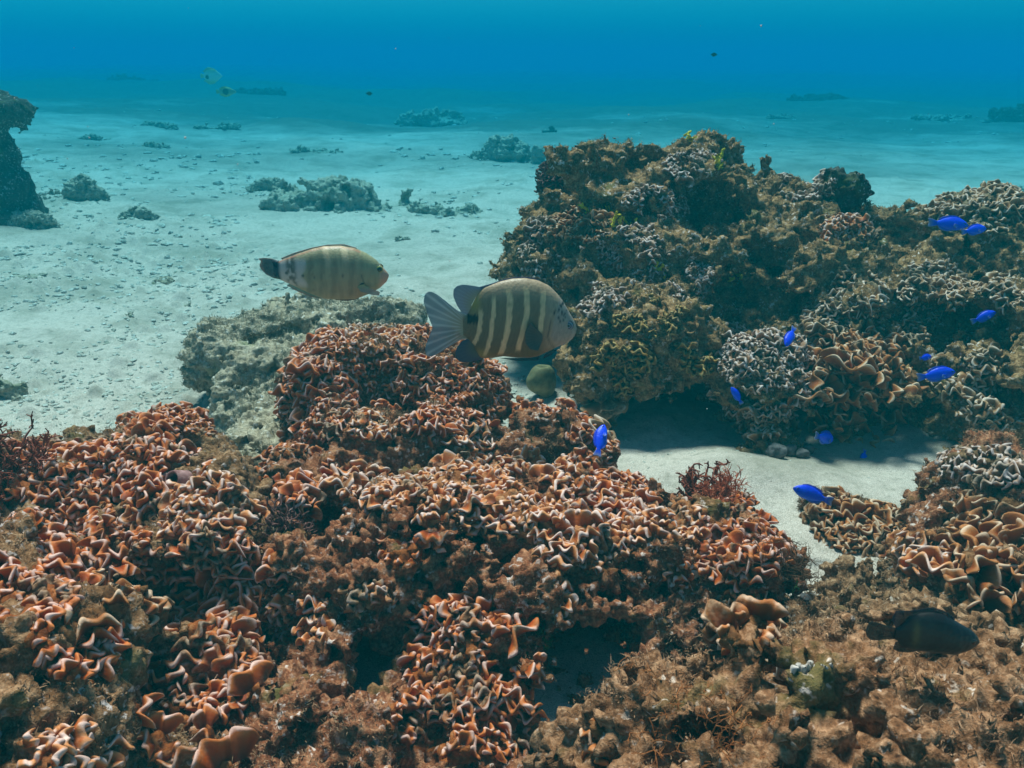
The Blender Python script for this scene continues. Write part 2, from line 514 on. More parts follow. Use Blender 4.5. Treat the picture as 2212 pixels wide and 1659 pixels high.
rock('reef_rock', 'large brown reef outcrop with caves rising behind the striped fish', 'rock', [
    (1350, 432, 1.92, .19, .22, .135), (1500, 432, 1.92, .15, .20, .135), (1640, 505, 1.90, .16, .20, .14),
    (1225, 350, 1.80, .055, .08, .055),
    (1180, 600, 1.82, .120, .16, .15), (1330, 600, 1.78, .20, .20, .17), (1550, 620, 1.74, .19, .20, .16),
    (1400, 750, 1.50, .16, .15, .115), (1300, 800, 1.45, .075, .09, .09), (1560, 890, 1.42, .06, .09, .09),
    (1650, 840, 1.38, .105, .10, .095), (1650, 960, 1.34, .085, .08, .06),
    (1860, 850, 1.40, .09, .11, .095), (1850, 930, 1.40, .07, .08, .08),
    (1760, 610, 1.76, .18, .24, .15), (1920, 580, 1.80, .18, .24, .13), (2095, 560, 1.78, .14, .20, .15),
    (2000, 730, 1.56, .20, .18, .12), (2150, 760, 1.46, .14, .18, .12), (2070, 880, 1.36, .14, .13, .07),
    (2300, 800, 1.36, .18, .20, .12), (2330, 620, 1.7, .2, .25, .14), (1750, 700, 1.62, .17, .18, .15),
], .0062, M_big, (90000, M_turf_big, .008, .0006, .46), seed=2.0, amp=1.15, fine=1.2,
    cuts=[(1440, 930, 1.34, .13, .20, .060), (1610, 655, 1.54, .07, .15, .07), (1545, 455, 1.72, .075, .13, .06), (1170, 760, 1.66, .09, .14, .07), (1990, 480, 1.62, .06, .11, .05), (2060, 700, 1.42, .09, .11, .035), (1960, 945, 1.27, .11, .15, .06), (1660, 560, 1.60, .05, .11, .04), (1350, 590, 1.52, .06, .10, .03), (2120, 690, 1.36, .07, .1, .03), (1760, 930, 1.33, .03, .10, .06)])
rock('boulder', 'dark blocky boulder sitting on the crest of the reef outcrop', 'boulder',
     [(1800, 402, 1.80, .038, .04, .042), (1838, 405, 1.80, .035, .04, .04), (1815, 420, 1.80, .05, .04, .035)], .0045, M_dark, seed=4, amp=.45, k=.01)
rock('reef_rock', 'pale grey turf covered rock with an overhanging edge below the olive wrasse', 'rock', [
    (475, 775, 1.50, .075, .10, .075), (600, 755, 1.58, .14, .14, .08), (690, 730, 1.62, .14, .14, .085), (830, 712, 1.66, .085, .12, .07),
    (560, 850, 1.44, .095, .10, .085), (700, 850, 1.45, .16, .13, .10), (500, 900, 1.36, .045, .07, .06),
    (590, 990, 1.17, .085, .11, .062), (540, 1060, 1.05, .07, .09, .04), (640, 920, 1.3, .1, .1, .05),
], .0048, M_pale, (60000, M_turf_pale, .006, .0005, .44), seed=6.0, amp=.60, fine=1.1)
rock('reef_rock', 'humped rock crowded with orange coral under the tail of the striped fish', 'rock', [
    (750, 835, 1.20, .085, .10, .085), (880, 815, 1.26, .12, .13, .075), (960, 850, 1.2, .09, .1, .075), (1020, 910, 1.18, .055, .08, .065),
    (770, 960, 1.06, .075, .07, .065), (900, 960, 1.08, .09, .08, .07), (1010, 990, 1.06, .07, .06, .055),
    (1180, 950, 1.14, .065, .08, .05), (1260, 1000, 1.08, .05, .06, .05), (1110, 980, 1.06, .05, .06, .05),
    (640, 1055, .98, .055, .06, .05), (1170, 1075, .97, .075, .06, .055), (1330, 1080, .98, .05, .055, .045), (740, 1060, .96, .05, .05, .035),
], .0042, M_fore, (60000, M_turf, .007, .0005, .5), seed=8.0, amp=.8)
rock('reef_rock', 'low broad mound covered in tiers of orange plate coral beside the pale sand', 'rock', [
    (370, 945, 1.02, .047, .055, .045), (330, 1055, .94, .13, .13, .065), (130, 1120, .90, .20, .16, .095), (440, 1160, .83, .085, .10, .075),
    (110, 1290, .80, .22, .15, .095), (330, 1290, .79, .11, .11, .07), (60, 1540, .62, .2, .16, .08), (330, 1620, .58, .10, .10, .05),
    (-260, 1250, .8, .25, .25, .14), (-300, 1600, .5, .2, .25, .12),
], .0040, M_left, (60000, M_turf, .006, .0005, .5), seed=10.0, amp=.85, cuts=[(170, 1450, .64, .07, .06, .03), (420, 1290, .72, .05, .06, .04), (565, 1190, .86, .028, .08, .05)])
rock('reef_rock', 'wide reddish brown front rock with a dark hollow and clumps of frilled coral', 'rock', [
    (790, 1180, .82, .10, .11, .075), (920, 1165, .84, .11, .11, .075), (1130, 1200, .83, .14, .13, .075), (1370, 1240, .82, .11, .13, .075),
    (1560, 1215, .85, .055, .08, .06), (1620, 1330, .76, .05, .07, .07), (1500, 1160, .92, .05, .06, .045),
    (720, 1290, .80, .10, .10, .085), (900, 1290, .79, .13, .10, .085), (1150, 1280, .80, .13, .09, .080), (1450, 1330, .80, .12, .10, .075),
    (580, 1430, .75, .085, .10, .085), (800, 1500, .70, .12, .11, .075), (1040, 1500, .70, .10, .09, .075), (1460, 1540, .72, .11, .10, .07),
    (600, 1640, .61, .10, .10, .07), (800, 1800, .56, .22, .14, .10), (1400, 1800, .57, .22, .14, .09), (1260, 1500, .84, .16, .10, .06), (1000, 1480, .84, .2, .1, .06),
], .0036, M_fore, (90000, M_turf, .0050, .0004, .50), seed=12.0, amp=1.2, fine=1.3,
    cuts=[(1275, 1400, .72, .055, .12, .045), (1330, 1500, .67, .05, .10, .045), (565, 1190, .86, .025, .08, .05), (1700, 1380, .72, .03, .1, .06), (830, 1410, .73, .05, .07, .022), (1160, 1275, .72, .03, .03, .02), (700, 1120, .80, .03, .04, .02)])
rock('reef_rock', 'tan sloping rubble rock under the black damselfish', 'rock', [
    (1930, 1400, .79, .13, .12, .050), (2120, 1420, .77, .15, .14, .07), (1800, 1500, .70, .10, .11, .050), (1960, 1560, .64, .15, .14, .07),
    (2200, 1600, .62, .16, .16, .09), (1720, 1620, .58, .10, .10, .05), (2050, 1290, .84, .09, .08, .045), (1950, 1800, .4, .25, .15, .1), (2450, 1500, .62, .2, .2, .1),
], .0040, M_rubble, (80000, M_turf, .006, .0004, .55), seed=14.0, amp=1.15, fine=1.6)
rock('reef_rock', 'brown humped rock topped with pale coral beyond the black damselfish', 'rock', [
    (2100, 1090, .98, .075, .10, .075), (2180, 1090, .96, .09, .11, .08), (2160, 1240, .87, .11, .10, .07), (2040, 1220, .90, .05, .07, .04), (2330, 1200, .9, .16, .18, .11),
], .0042, M_fore, (30000, M_turf, .006, .0005, .5), seed=16.0, amp=.75)
rock('reef_rock', 'small coral grown rock standing alone in the white sand gully', 'rock', [
    (1790, 1120, 1.05, .045, .05, .035), (1860, 1140, 1.03, .055, .05, .04), (1920, 1150, 1.02, .04, .04, .03), (1850, 1190, .99, .04, .035, .03),
], .0038, M_fore, (16000, M_turf, .006, .0005, .5), seed=18.0, amp=.6)
rock('reef_rock', 'tall dark mushroom shaped reef pillar at the edge of the sand flat', 'rock', [
    (0, 245, 3.2, .115, .12, .075), (-20, 330, 3.2, .085, .12, .20), (-10, 430, 3.15, .135, .16, .16), (10, 480, 3.1, .135, .16, .09), (-110, 400, 3.2, .2, .2, .3),
], .014, M_dark, seed=20.0, amp=.7, k=.05)

# low rocks scattered over the sand flat
FAR = [  # px, base py, half width px, half height px, label
    (50, 538, 62, 30, 'mottled low rock at the foot of the dark mushroom pillar', M_far),
    (160, 470, 62, 45, 'grey rounded rock just beyond the dark mushroom pillar', M_far),
    (720, 462, 150, 62, 'largest low grey reef patch in the middle of the sand flat', M_far),
    (580, 425, 50, 24, 'small rock touching the end of the largest low reef patch', M_far),
    (960, 462, 85, 32, 'flat dark reef patch between the largest patch and the outcrop', M_far),
    (1085, 352, 85, 48, 'blue grey lumpy reef head on the sand beyond the outcrop', M_far),
    (1188, 292, 14, 12, 'small dark rock showing just over the end of the outcrop crest', M_dark),
    (865, 525, 20, 11, 'greenish tuft of rock alone on clean sand above the striped fish', M_far),
    (345, 612, 28, 14, 'pale round stone on the sand level with the wrasse tail', M_pale),
    (300, 505, 38, 20, 'dark edged stone in the middle distance of the sand flat', M_far),
    (460, 300, 50, 15, 'faint flat rock far out on the sand beneath the butterflyfish', M_far),
    (345, 305, 42, 13, 'faint long rock beside the flat rock under the butterflyfish', M_far),
    (330, 345, 28, 12, 'small lone rock on the sand between the pillar and the big patch', M_far),
    (200, 330, 30, 13, 'grey stone on the sand close to the top of the dark pillar', M_far),
    (690, 345, 60, 16, 'thin grey ridge of rock behind the largest low reef patch', M_far),
    (940, 265, 80, 36, 'broad hazy blue mound far out beyond the sand flat', M_far),
    (5, 872, 40, 46, 'brown rock cut by the picture edge on the near sand', M_far),
    (60, 632, 34, 12, 'low brown stone on the near sand under the mottled rock', M_far),
    (2205, 440, 45, 30, 'hazy rock standing behind the domed end of the outcrop', M_far),
    (2215, 265, 60, 40, 'dark far reef head fading into the blue above the outcrop', M_dark),
    (1690, 262, 30, 11, 'small far rock on bright sand above the outcrop crest', M_far),
    (1785, 230, 60, 20, 'blurred far reef patch in blue water above the outcrop', M_dark),
    (280, 205, 55, 18, 'faded blue reef patch far behind the dark pillar', M_dark),
    (560, 228, 60, 14, 'dim rubble bank under the two butterflyfish', M_dark),
    (2050, 262, 70, 12, 'thin rubble bank on far sand above the domed coral', M_far),
    (270, 690, 18, 9, 'brown pebble sized rock on the coarse near sand', M_far),
    (410, 660, 14, 8, 'small grey stone on sand beside the pale turf rock', M_far),
]
for i, (px, py, hw, hh, lab, mt) in enumerate(FAR):
    g = G(px, py, -.005)
    Y = g[1]
    mpp = HFOV_T / 1106 * (Y * CP + CAM_H * SP)
    rx, rz = hw * mpp, hh * mpp * 1.05
    zz = float(sand_z(np.array([g[0]]), np.array([Y]))[0])
    rs = np.random.default_rng(100 + i)
    es = [(g[0] + rs.uniform(-.2, .2) * rx, Y + rx * .5, zz + rz * (.2 if hh > .4 * hw else .05), rx * (.9 if hw >= 100 else .72), rx * .55, rz * (.85 if hh > .4 * hw else .6))]
    for k in range(11):
        es.append((g[0] + rs.uniform(-.95, .95) * rx, Y + rx * .5 + rs.uniform(-.6, .5) * rx, zz + rs.uniform(-.25, .3) * rz, rx * rs.uniform(.13, .38), rx * rs.uniform(.13, .35), rz * rs.uniform(.25, .7)))
    sc = max(rx / .16, .35)
    rock('sea_rock' if hw > 30 else 'stone', lab, 'rock' if hw > 30 else 'stone', es, max(rx * 2 / 75, .0035), mt, group='low rocks scattered over the sand flat', pix=False, seed=30 + i * 1.7, amp=.85, scale=min(sc, 6), k=.02 * sc, zmin=zz - max(.06, rz * .5))

# loose rubble (uncountable)
ICO_V = []
for i in range(3):
    for a in (-1, 1):
        for c_ in (-1.618, 1.618):
            v = [0, 0, 0]; v[i] = 0; v[(i + 1) % 3] = a; v[(i + 2) % 3] = c_; ICO_V.append(v)
ICO_V = np.array(ICO_V) / 1.9
def hull_faces(V):
    fs = []
    n = len(V)
    for a in range(n):
        for b_ in range(a + 1, n):
            for c_ in range(b_ + 1, n):
                nn = np.cross(V[b_] - V[a], V[c_] - V[a])
                s = (V - V[a]) @ nn
                if (s < 1e-6).all(): fs.append((a, b_, c_))
                elif (s > -1e-6).all(): fs.append((a, c_, b_))
    return np.array(fs)
ICO_F = hull_faces(ICO_V)
def rubble(n, px0, px1, py0, py1, s0, s1, pw=2.2):
    """pebbles lying on the sand; s in pixels of the photo so that far ones are the bigger stones one can still see"""
    px = rng.uniform(px0, px1, n); py = rng.uniform(py0, py1, n)
    u, v = uv(px, py)
    dz = -SP + v * CP
    t = -CAM_H / dz
    x, y = u * t, (CP + v * SP) * t
    z = sand_z(x, y)
    dens = fbm(np.stack([x, y, 0 * x], -1), 2.2, 2, 8.8)
    keep = rng.random(n) < np.clip((dens - .43) * 6, .03, 1)
    x, y, z, t = x[keep], y[keep], z[keep], t[keep]
    m = len(x)
    sz = (s0 + (s1 - s0) * rng.random(m) ** pw * 1.0) * HFOV_T / 1106 * t
    S = sz[:, None] * rng.uniform(.55, 1.3, (m, 3)); S[:, 2] *= .5
    V = ICO_V[None] * (1 + rng.normal(0, .16, (m, 12, 1))) * S[:, None, :]
    a = rng.uniform(0, 6.28, m); ca, sa = np.cos(a)[:, None], np.sin(a)[:, None]
    V = np.stack([V[..., 0] * ca - V[..., 1] * sa, V[..., 0] * sa + V[..., 1] * ca, V[..., 2]], -1)
    V += np.stack([x, y, z + sz * .12], -1)[:, None, :]
    F = (ICO_F[None] + (np.arange(m) * 12)[:, None, None])
    return V.reshape(-1, 3), F.reshape(-1, 3)
mb = MB()
for a in ((16000, -300, 1150, 560, 1000, .9, 9, 4.0), (7000, -300, 1300, 330, 600, .9, 10, 4.0), (700, -200, 2400, 250, 340, .8, 6, 3.0), (900, 1050, 1500, 780, 1010, .8, 3.5, 3.0), (1500, 1350, 2050, 980, 1290, .8, 5, 3.0)):
    mb.add(*rubble(*a))
V, F = mb.get()
o = mesh_np('coral_rubble', V, F, M_gravel, None, False)
tag(o, 'small broken coral rubble strewn over the sand flat', 'rubble', None, 'stuff')

# ------------------------------------------------------------------ coral colonies
NEAR_N = 12
bvh = BVHTree.FromPolygons(np.concatenate([r[1] for r in ROCKS[:NEAR_N]]).tolist(),
    np.concatenate([r[2] + o_ for r, o_ in zip(ROCKS[:NEAR_N], np.cumsum([0] + [len(r[1]) for r in ROCKS[:NEAR_N - 1]]))]).tolist())
AV = np.concatenate([r[1] for r in ROCKS[:NEAR_N]])
AN = np.concatenate([r[3] for r in ROCKS[:NEAR_N]])
AF = np.concatenate([r[2] + o_ for r, o_ in zip(ROCKS[:NEAR_N], np.cumsum([0] + [len(r[1]) for r in ROCKS[:NEAR_N - 1]]))])
APX, APY, AC = proj(AV)
CAMV = Vector((0, 0, CAM_H))
def hit(px, py):
    loc, nor, idx, dist = bvh.ray_cast(CAMV, ray(px, py))
    return loc, nor, dist
def colony_points(cx, cy, rx, ry, rot, spacing, cover, seed):
    rs = np.random.default_rng(seed)
    hits = []
    for _ in range(90):
        a, r_ = rs.uniform(0, 6.283), math.sqrt(rs.random())
        ex, ey = r_ * rx * math.cos(a), r_ * ry * math.sin(a)
        c_, s_ = math.cos(R(rot)), math.sin(R(rot))
        l, n, d = hit(cx + ex * c_ - ey * s_, cy + ex * s_ + ey * c_)
        if l is not None: hits.append(l)
    if not hits: return None
    H = np.array(hits)
    hc = proj(H)[2]
    lo, hi = np.percentile(hc, 4) - .03, np.percentile(hc, 92) + .06
    dx, dy = APX - cx, APY - cy
    c_, s_ = math.cos(R(rot)), math.sin(R(rot))
    e = ((dx * c_ + dy * s_) / rx) ** 2 + ((-dx * s_ + dy * c_) / ry) ** 2
    wob = vnoise(AV, 22, seed * 1.7)
    ids = np.where((e < 1.25 * (.55 + .9 * wob)) & (AC > lo) & (AC < hi) & (AN[:, 2] > -.45))[0]
    if len(ids) == 0: return None
    patch = fbm(AV[ids], 16, 2, seed * .9)
    ids = ids[patch < np.quantile(patch, cover)]
    rs.shuffle(ids)
    taken, out = {}, []
    for i in ids:
        p = AV[i]
        k = (int(p[0] // spacing), int(p[1] // spacing), int(p[2] // spacing))
        if k in taken: continue
        bad = False
        for dx_ in (-1, 0, 1):
            for dy_ in (-1, 0, 1):
                for dz_ in (-1, 0, 1):
                    q = taken.get((k[0] + dx_, k[1] + dy_, k[2] + dz_))
                    if q is not None and ((AV[q] - p) ** 2).sum() < spacing * spacing: bad = True; break
                if bad: break
            if bad: break
        if bad: continue
        taken[k] = i; out.append(i)
    return np.array(out)
PROF = np.array([(0, 1.3), (.35, 1.0), (.72, .95), (.90, 1.0), (1.0, .45), (1.0, -.45), (.90, -1.0), (.72, -.95), (.35, -1.0), (0, -1.3)])
def blades(pos, nor, size, rs, lean=.5, curl=.5, big=0.0, thick=.0017, up=.55):
    """ruffled coral plates rooted at pos (n,3)"""
    n = len(pos)
    g = norm(nor * .75 + np.array([0, 0, up]) + rs.normal(0, .16, (n, 3)))
    contour = np.cross(np.array([0, 0, 1.0]), nor)
    slope = np.linalg.norm(contour, axis=1, keepdims=True)
    rnd = rs.normal(0, 1, (n, 3))
    t = norm(contour / np.maximum(slope, .05) * np.clip(slope * 1.5, .0, 1) + rnd * .42)
    t = norm(t - g * (t * g).sum(1, keepdims=True))
    o_ = np.cross(t, g)
    s_ = np.sign((o_ * nor).sum(1, keepdims=True)); s_[s_ == 0] = 1
    o_ = o_ * s_                                       # outward-facing side
    nu_ = 29
    u = np.linspace(-1, 1, nu_)[None, :, None]
    s = PROF[:, 0][None, None, :]; th = PROF[:, 1][None, None, :]
    A = lambda a, b_: rs.uniform(a, b_, n)[:, None, None]
    grad = .45 + 1.05 * vnoise(pos, 24, 2.7)
    sz = size * (grad * rs.uniform(.75, 1.2, n) + big * (rs.random(n) < .25))[:, None, None]
    wd = sz * A(.65, 1.7); ht = sz * A(.8, 1.25)
    ph, ph2, ph3 = A(0, 6.28), A(0, 6.28), A(0, 6.28)
    lob = wd / sz * A(1.7, 2.6)                          # lobes along the edge
    x = wd * u * (.58 + .42 * s)
    lobe = np.abs(np.cos(lob * u + ph)) ** .7
    hp = np.sqrt(1 - .93 * u ** 4) * (.70 + .32 * lobe + .05 * np.sin(8 * u + ph3))
    z = ht * s * hp - .18 * sz * (1 - s)
    y = ht * curl * A(-.3, 1.1) * s ** 2 + sz * .34 * (s ** 1.3) * np.sin(2 * lob * u + ph2) + wd * A(-.3, .6) * u * u * (.35 + .65 * s) + sz * .12 * s * np.sin(5.1 * u + ph)
    tk = thick * A(.8, 1.3) * np.sqrt(np.clip(1 - np.abs(u) ** 7, 0, 1)) * (1 + .35 * (s > .7))
    y = y + tk * th
    pts = pos[:, None, None, :] + t[:, None, None, :] * x[..., None] + g[:, None, None, :] * z[..., None] + o_[:, None, None, :] * y[..., None]
    rim = np.broadcast_to(np.maximum(s, np.abs(u) ** 8 * .96), x.shape) * (.93 + .1 * np.sin(5 * u + ph3))
    # the outer face is darker towards the root, the growing edge is pale
    tone = np.broadcast_to(rs.random(n)[:, None, None], x.shape)
    npf = len(PROF)
    idx = np.arange(n * nu_ * npf).reshape(n, nu_, npf)
    F = np.stack([idx[:, :-1, :-1], idx[:, 1:, :-1], idx[:, 1:, 1:], idx[:, :-1, 1:]], -1).reshape(-1, 4)
    return pts.reshape(-1, 3), F, rim.reshape(-1), tone.reshape(-1)
n_blades = 0
def colony(cx, cy, rx, ry, kind, label, size=.0096, spacing=.0076, rot=0, cover=.8, seed=None, name='plate_coral', cat='coral', group=None, curl=.15, big=0.0, up=.55):
    global n_blades
    seed = seed if seed is not None else int(cx * 3 + cy)
    rs = np.random.default_rng(seed)
    if kind == 'pale' and size > .0094: size, spacing = .0084, .0078
    ids = colony_points(cx, cy, rx, ry, rot, spacing, cover, seed)
    if ids is None or len(ids) < 2:
        print('EMPTY COLONY', label); return
    n_blades += len(ids)
    pos, nor = AV[ids], AN[ids]
    # smoothed normal: average of the colony and the local one
    V, F, rim, tone = blades(pos, nor, size, rs, curl=curl, big=big, up=up)
    o = mesh_np(name, V, F, CM[kind], None, True, dict(rim=rim, tone=tone))
    tag(o, label, cat, group or 'frilled plate corals growing on the reef rocks')
    # the living crust the plates grow from
    lo, hi = pos.min(0) - .02, pos.max(0) + .02
    cand = np.where(((AV > lo) & (AV < hi)).all(1))[0]
    cell = spacing * .8
    occ = set()
    for p in pos:
        k = np.floor(p / cell).astype(int)
        for a in (-1, 0, 1):
            for b_ in (-1, 0, 1):
                for c_ in (-1, 0, 1): occ.add((k[0] + a, k[1] + b_, k[2] + c_))
    kk = np.floor(AV[cand] / cell).astype(int)
    sel = np.fromiter(((a, b_, c_) in occ for a, b_, c_ in kk), bool, len(kk))
    mask = np.zeros(len(AV), bool); mask[cand[sel]] = True
    fm = AF[mask[AF].all(1)]
    if len(fm):
        used, inv = np.unique(fm, return_inverse=True)
        full = np.bincount(AF[mask[AF].any(1)].ravel(), minlength=len(AV))[used]
        part_ = np.bincount(fm.ravel(), minlength=len(AV))[used]
        VV = AV[used] + AN[used] * np.where(part_ < full, -.0022, .0014 + .002 * (vnoise(AV[used], 180, 3.3) - .4))[:, None]
        mesh_np('crust', VV, inv.reshape(-1, 4), CRUST[kind], o)
    recentre(o)
    return o

SP_ = dict(name='plate_coral')
# --- low broad mound
colony(365, 930, 88, 62, 'orange', 'round orange coral knob at the top of the low mound against the sand', cover=.8)
colony(200, 985, 150, 32, 'orange', 'orange coral strip along the crest of the low mound', cover=0.55)
colony(330, 1035, 160, 50, 'orange', 'orange plate coral tiers just below the round knob', cover=0.55)
colony(90, 1085, 130, 60, 'orange', 'orange plate coral on the flank of the low mound by the picture edge', cover=0.55)
colony(420, 1100, 120, 58, 'peach', 'pale rimmed coral shingles on the shoulder of the low mound', cover=0.59)
colony(150, 1190, 150, 70, 'orange', 'wide orange coral bank midway down the low mound', cover=0.52, size=0.0108)
colony(430, 1195, 120, 55, 'orange', 'orange coral fans facing the gully between mound and front rock', cover=0.63)
colony(250, 1290, 120, 60, 'brown', 'dark brown coral with big white edged lobes low on the mound', cover=0.48, size=0.0105, spacing=0.0118, big=.1)
colony(60, 1300, 90, 60, 'orange', 'tawny coral patch low on the mound at the picture edge', cover=0.52)
colony(165, 1400, 85, 55, 'orange', 'small orange coral clump over the shadowed foot of the mound', cover=0.52)
colony(110, 1625, 130, 40, 'peach', 'pinkish coral patch in the bottom corner below the mound', cover=0.44)
# --- front rock
colony(560, 1255, 75, 130, 'orange', 'steep band of orange coral plates climbing the edge of the front rock', rot=35, cover=0.59, size=0.0112)
colony(450, 1430, 100, 120, 'orange', 'dense orange coral fans on the shadowed end of the front rock', rot=30, cover=0.63, size=0.0120, spacing=0.0101)
colony(420, 1580, 120, 75, 'orange', 'dark coral fans with white tips at the bottom of the front rock', cover=0.52, size=0.0129, spacing=0.0113)
colony(650, 1340, 60, 50, 'peach', 'small orange coral cluster in the turf beside the steep coral band', cover=0.44)
colony(790, 1065, 110, 26, 'peach', 'pinkish coral crest on the upper edge of the front rock', cover=0.59, spacing=0.0076, size=0.0077)
colony(920, 1080, 110, 38, 'peach', 'knobbly pink orange coral patch on top of the front rock', cover=0.55, spacing=0.0076, size=0.0077)
colony(1110, 1110, 100, 38, 'peach', 'pale ridged coral strip along the crest of the front rock', cover=0.63, spacing=0.0080, size=0.0086)
colony(1280, 1150, 120, 75, 'peach', 'broad pale orange coral shelf with stacked fans on the front rock', cover=.97, size=0.0108, spacing=0.0088)
colony(1450, 1130, 70, 36, 'peach', 'light coral fringe joining the pale shelf to the red seaweed', cover=0.55)
colony(1590, 1115, 70, 36, 'orange', 'orange coral patch just under the red seaweed', cover=0.55)
colony(1600, 1195, 85, 60, 'orange', 'orange white edged coral over the brown fuzzy clump', cover=0.63)
colony(1015, 1435, 120, 110, 'orange', 'big orange coral with winding white edged plates low on the front rock', cover=.82, size=.0115, spacing=.0098)
colony(1000, 1570, 150, 70, 'orange', 'orange coral skirt under the big winding white edged coral', cover=.85, size=.0118, spacing=.0100)
colony(970, 1340, 60, 36, 'orange', 'soft orange coral tuft just above the big winding coral', cover=0.59, size=0.0086, spacing=0.0076)
colony(800, 1300, 40, 26, 'peach', 'little peach coral in pale turf above the shadowed hollow', cover=0.52)
colony(1610, 1340, 55, 55, 'brown', 'dark brown coral plates below the fuzzy brown clump', cover=0.55, size=0.0090)
colony(1150, 1290, 70, 40, 'peach', 'thin scatter of coral lobes on bare rock above the dark hollow', cover=0.26)
colony(1480, 1270, 60, 40, 'orange', 'sparse orange lobes on the bare shoulder above the small dark coral plates', cover=0.26)
colony(900, 1190, 80, 34, 'orange', 'low orange crusty coral on the bare top of the front rock', cover=0.30)
colony(1330, 1600, 60, 40, 'brown', 'small dark coral clump at the lower rim of the front rock', cover=0.37)
# --- humped rock
colony(690, 840, 68, 120, 'orange', 'tall tier of orange coral plates on the shaded side of the humped rock', rot=18, cover=.82, size=0.0116)
colony(800, 735, 90, 26, 'peach', 'orange coral rim along the summit of the humped rock', cover=0.63)
colony(930, 750, 90, 32, 'orange', 'bright orange coral beneath the striped fish tail fin', cover=0.63, spacing=0.0080)
colony(890, 830, 115, 52, 'orange', 'dense orange coral cauliflower in the middle of the humped rock', cover=.82, size=0.0099)
colony(1025, 850, 62, 70, 'orange', 'orange coral running down the sandy side of the humped rock', cover=0.63)
colony(960, 905, 100, 30, 'orange', 'shaded orange coral hanging under the cauliflower coral', cover=0.52, size=0.0112)
colony(1010, 975, 58, 44, 'peach', 'light rimmed coral bunch at the foot of the humped rock', cover=0.63, size=0.0116)
colony(800, 930, 36, 32, 'peach', 'tiny coral tuft on a fuzzy brown lump of the humped rock', cover=0.44)
colony(640, 1010, 72, 36, 'orange', 'orange coral arch over the fuzzy knoll in the gully', cover=0.63)
colony(660, 1070, 45, 28, 'orange', 'few orange fans dangling on the fuzzy knoll in the gully', cover=0.52, size=0.0120)
colony(765, 1035, 58, 22, 'peach', 'pair of large ruffled orange fans between humped and front rock', cover=0.59, size=0.0155, spacing=0.0134)
colony(1150, 1030, 80, 40, 'peach', 'curved coral arch on the saddle before the white sand', cover=0.63)
colony(1190, 890, 75, 26, 'orange', 'orange coral along the small ridge by the round olive sponge', cover=0.52)
colony(1255, 965, 62, 42, 'orange', 'orange coral beside the upright blue fish', cover=0.63)
colony(1335, 1065, 72, 55, 'orange', 'knuckled orange coral at the sand end of the saddle', cover=0.59)
colony(1000, 1045, 80, 26, 'peach', 'low coral fringe at the root of the curved arch', cover=0.55)
# --- outcrop
colony(1250, 488, 56, 40, 'brown', 'brown curly coral rosette on the shoulder of the outcrop below yellow sponges', cover=.95, size=0.0120, spacing=0.0101)
colony(1170, 545, 36, 60, 'pale', 'pale rimmed coral edging the shadowed end of the outcrop', cover=0.50)
colony(1500, 360, 50, 34, 'pale', 'whitish coral hanging over the dark hollow near the outcrop summit', cover=0.54)
colony(1415, 440, 60, 30, 'pale', 'pale lilac coral patch on the upper face of the outcrop', cover=0.58)
colony(1340, 560, 95, 60, 'pale', 'scattered pale coral bits across the dark middle of the outcrop', cover=0.32)
colony(1300, 655, 45, 34, 'pale', 'white knobbed coral just above the striped fish snout', cover=0.61)
colony(1460, 600, 80, 40, 'pale', 'sparse grey coral scraps on the dim central face of the outcrop', cover=0.29)
colony(1650, 785, 108, 55, 'pale', 'large pale cauliflower coral dome at the foot of the outcrop', cover=.97, size=0.0108)
colony(1590, 728, 36, 26, 'pale', 'small round coral perched above the pale cauliflower dome', cover=0.65)
colony(1640, 860, 100, 36, 'pale', 'ragged pale coral fringe under the cauliflower dome', cover=0.43)
colony(1640, 915, 50, 30, 'tan', 'few cream coral fingers in the shade under the dome', cover=0.32, size=0.0120)
colony(1850, 765, 90, 45, 'brown', 'rolled brown coral plates crowning the foliose bush', cover=.95, size=0.0155, spacing=0.0130, big=.3)
colony(1860, 840, 100, 55, 'brown', 'large brown lettuce coral bush with wavy light edges', cover=.97, size=0.0181, spacing=0.0151, big=.4)
colony(1840, 930, 80, 60, 'brown', 'long brown coral plates drooping over the sand under the lettuce bush', cover=0.58, size=0.0189, spacing=0.0168, up=.1)
colony(1835, 500, 62, 28, 'peach', 'orange coral patch high on the outcrop beneath the dark boulder', cover=0.61)
colony(1820, 640, 85, 48, 'tan', 'brown coral shelves on the outcrop above the vertical blue fish', cover=0.58, size=0.0129, spacing=0.0109)
colony(1790, 700, 46, 40, 'tan', 'tan coral plates beside the dark cleft with a blue fish', cover=0.61, size=0.0129, spacing=0.0109)
colony(2030, 620, 85, 46, 'tan', 'light edged coral ridge curving across the outcrop', cover=0.61, size=0.0112)
colony(2105, 440, 95, 62, 'tan', 'big domed coral at the far end of the outcrop crest', cover=.95, size=0.0129, spacing=0.0109)
colony(2170, 630, 60, 32, 'tan', 'coral ledge with pale rim near the picture edge of the outcrop', cover=0.58)
colony(2100, 810, 85, 45, 'tan', 'brown coral tangle behind the long blue fish', cover=0.50, size=0.0112)
colony(2150, 900, 70, 30, 'tan', 'low brown coral below the coral tangle on the outcrop', cover=0.43)
colony(1960, 690, 70, 40, 'tan', 'worn coral rubble ledge in the middle of the outcrop slope', cover=0.40)
colony(1740, 400, 50, 30, 'pale', 'pale coral tufts on the outcrop crest before the dark boulder', cover=0.36)
colony(1330, 805, 46, 48, 'olive', 'yellow brown leafy algae at the mouth of the cave', cover=0.42, size=0.0103, name='leafy_algae', cat='algae', group='leafy brown algae around the cave')
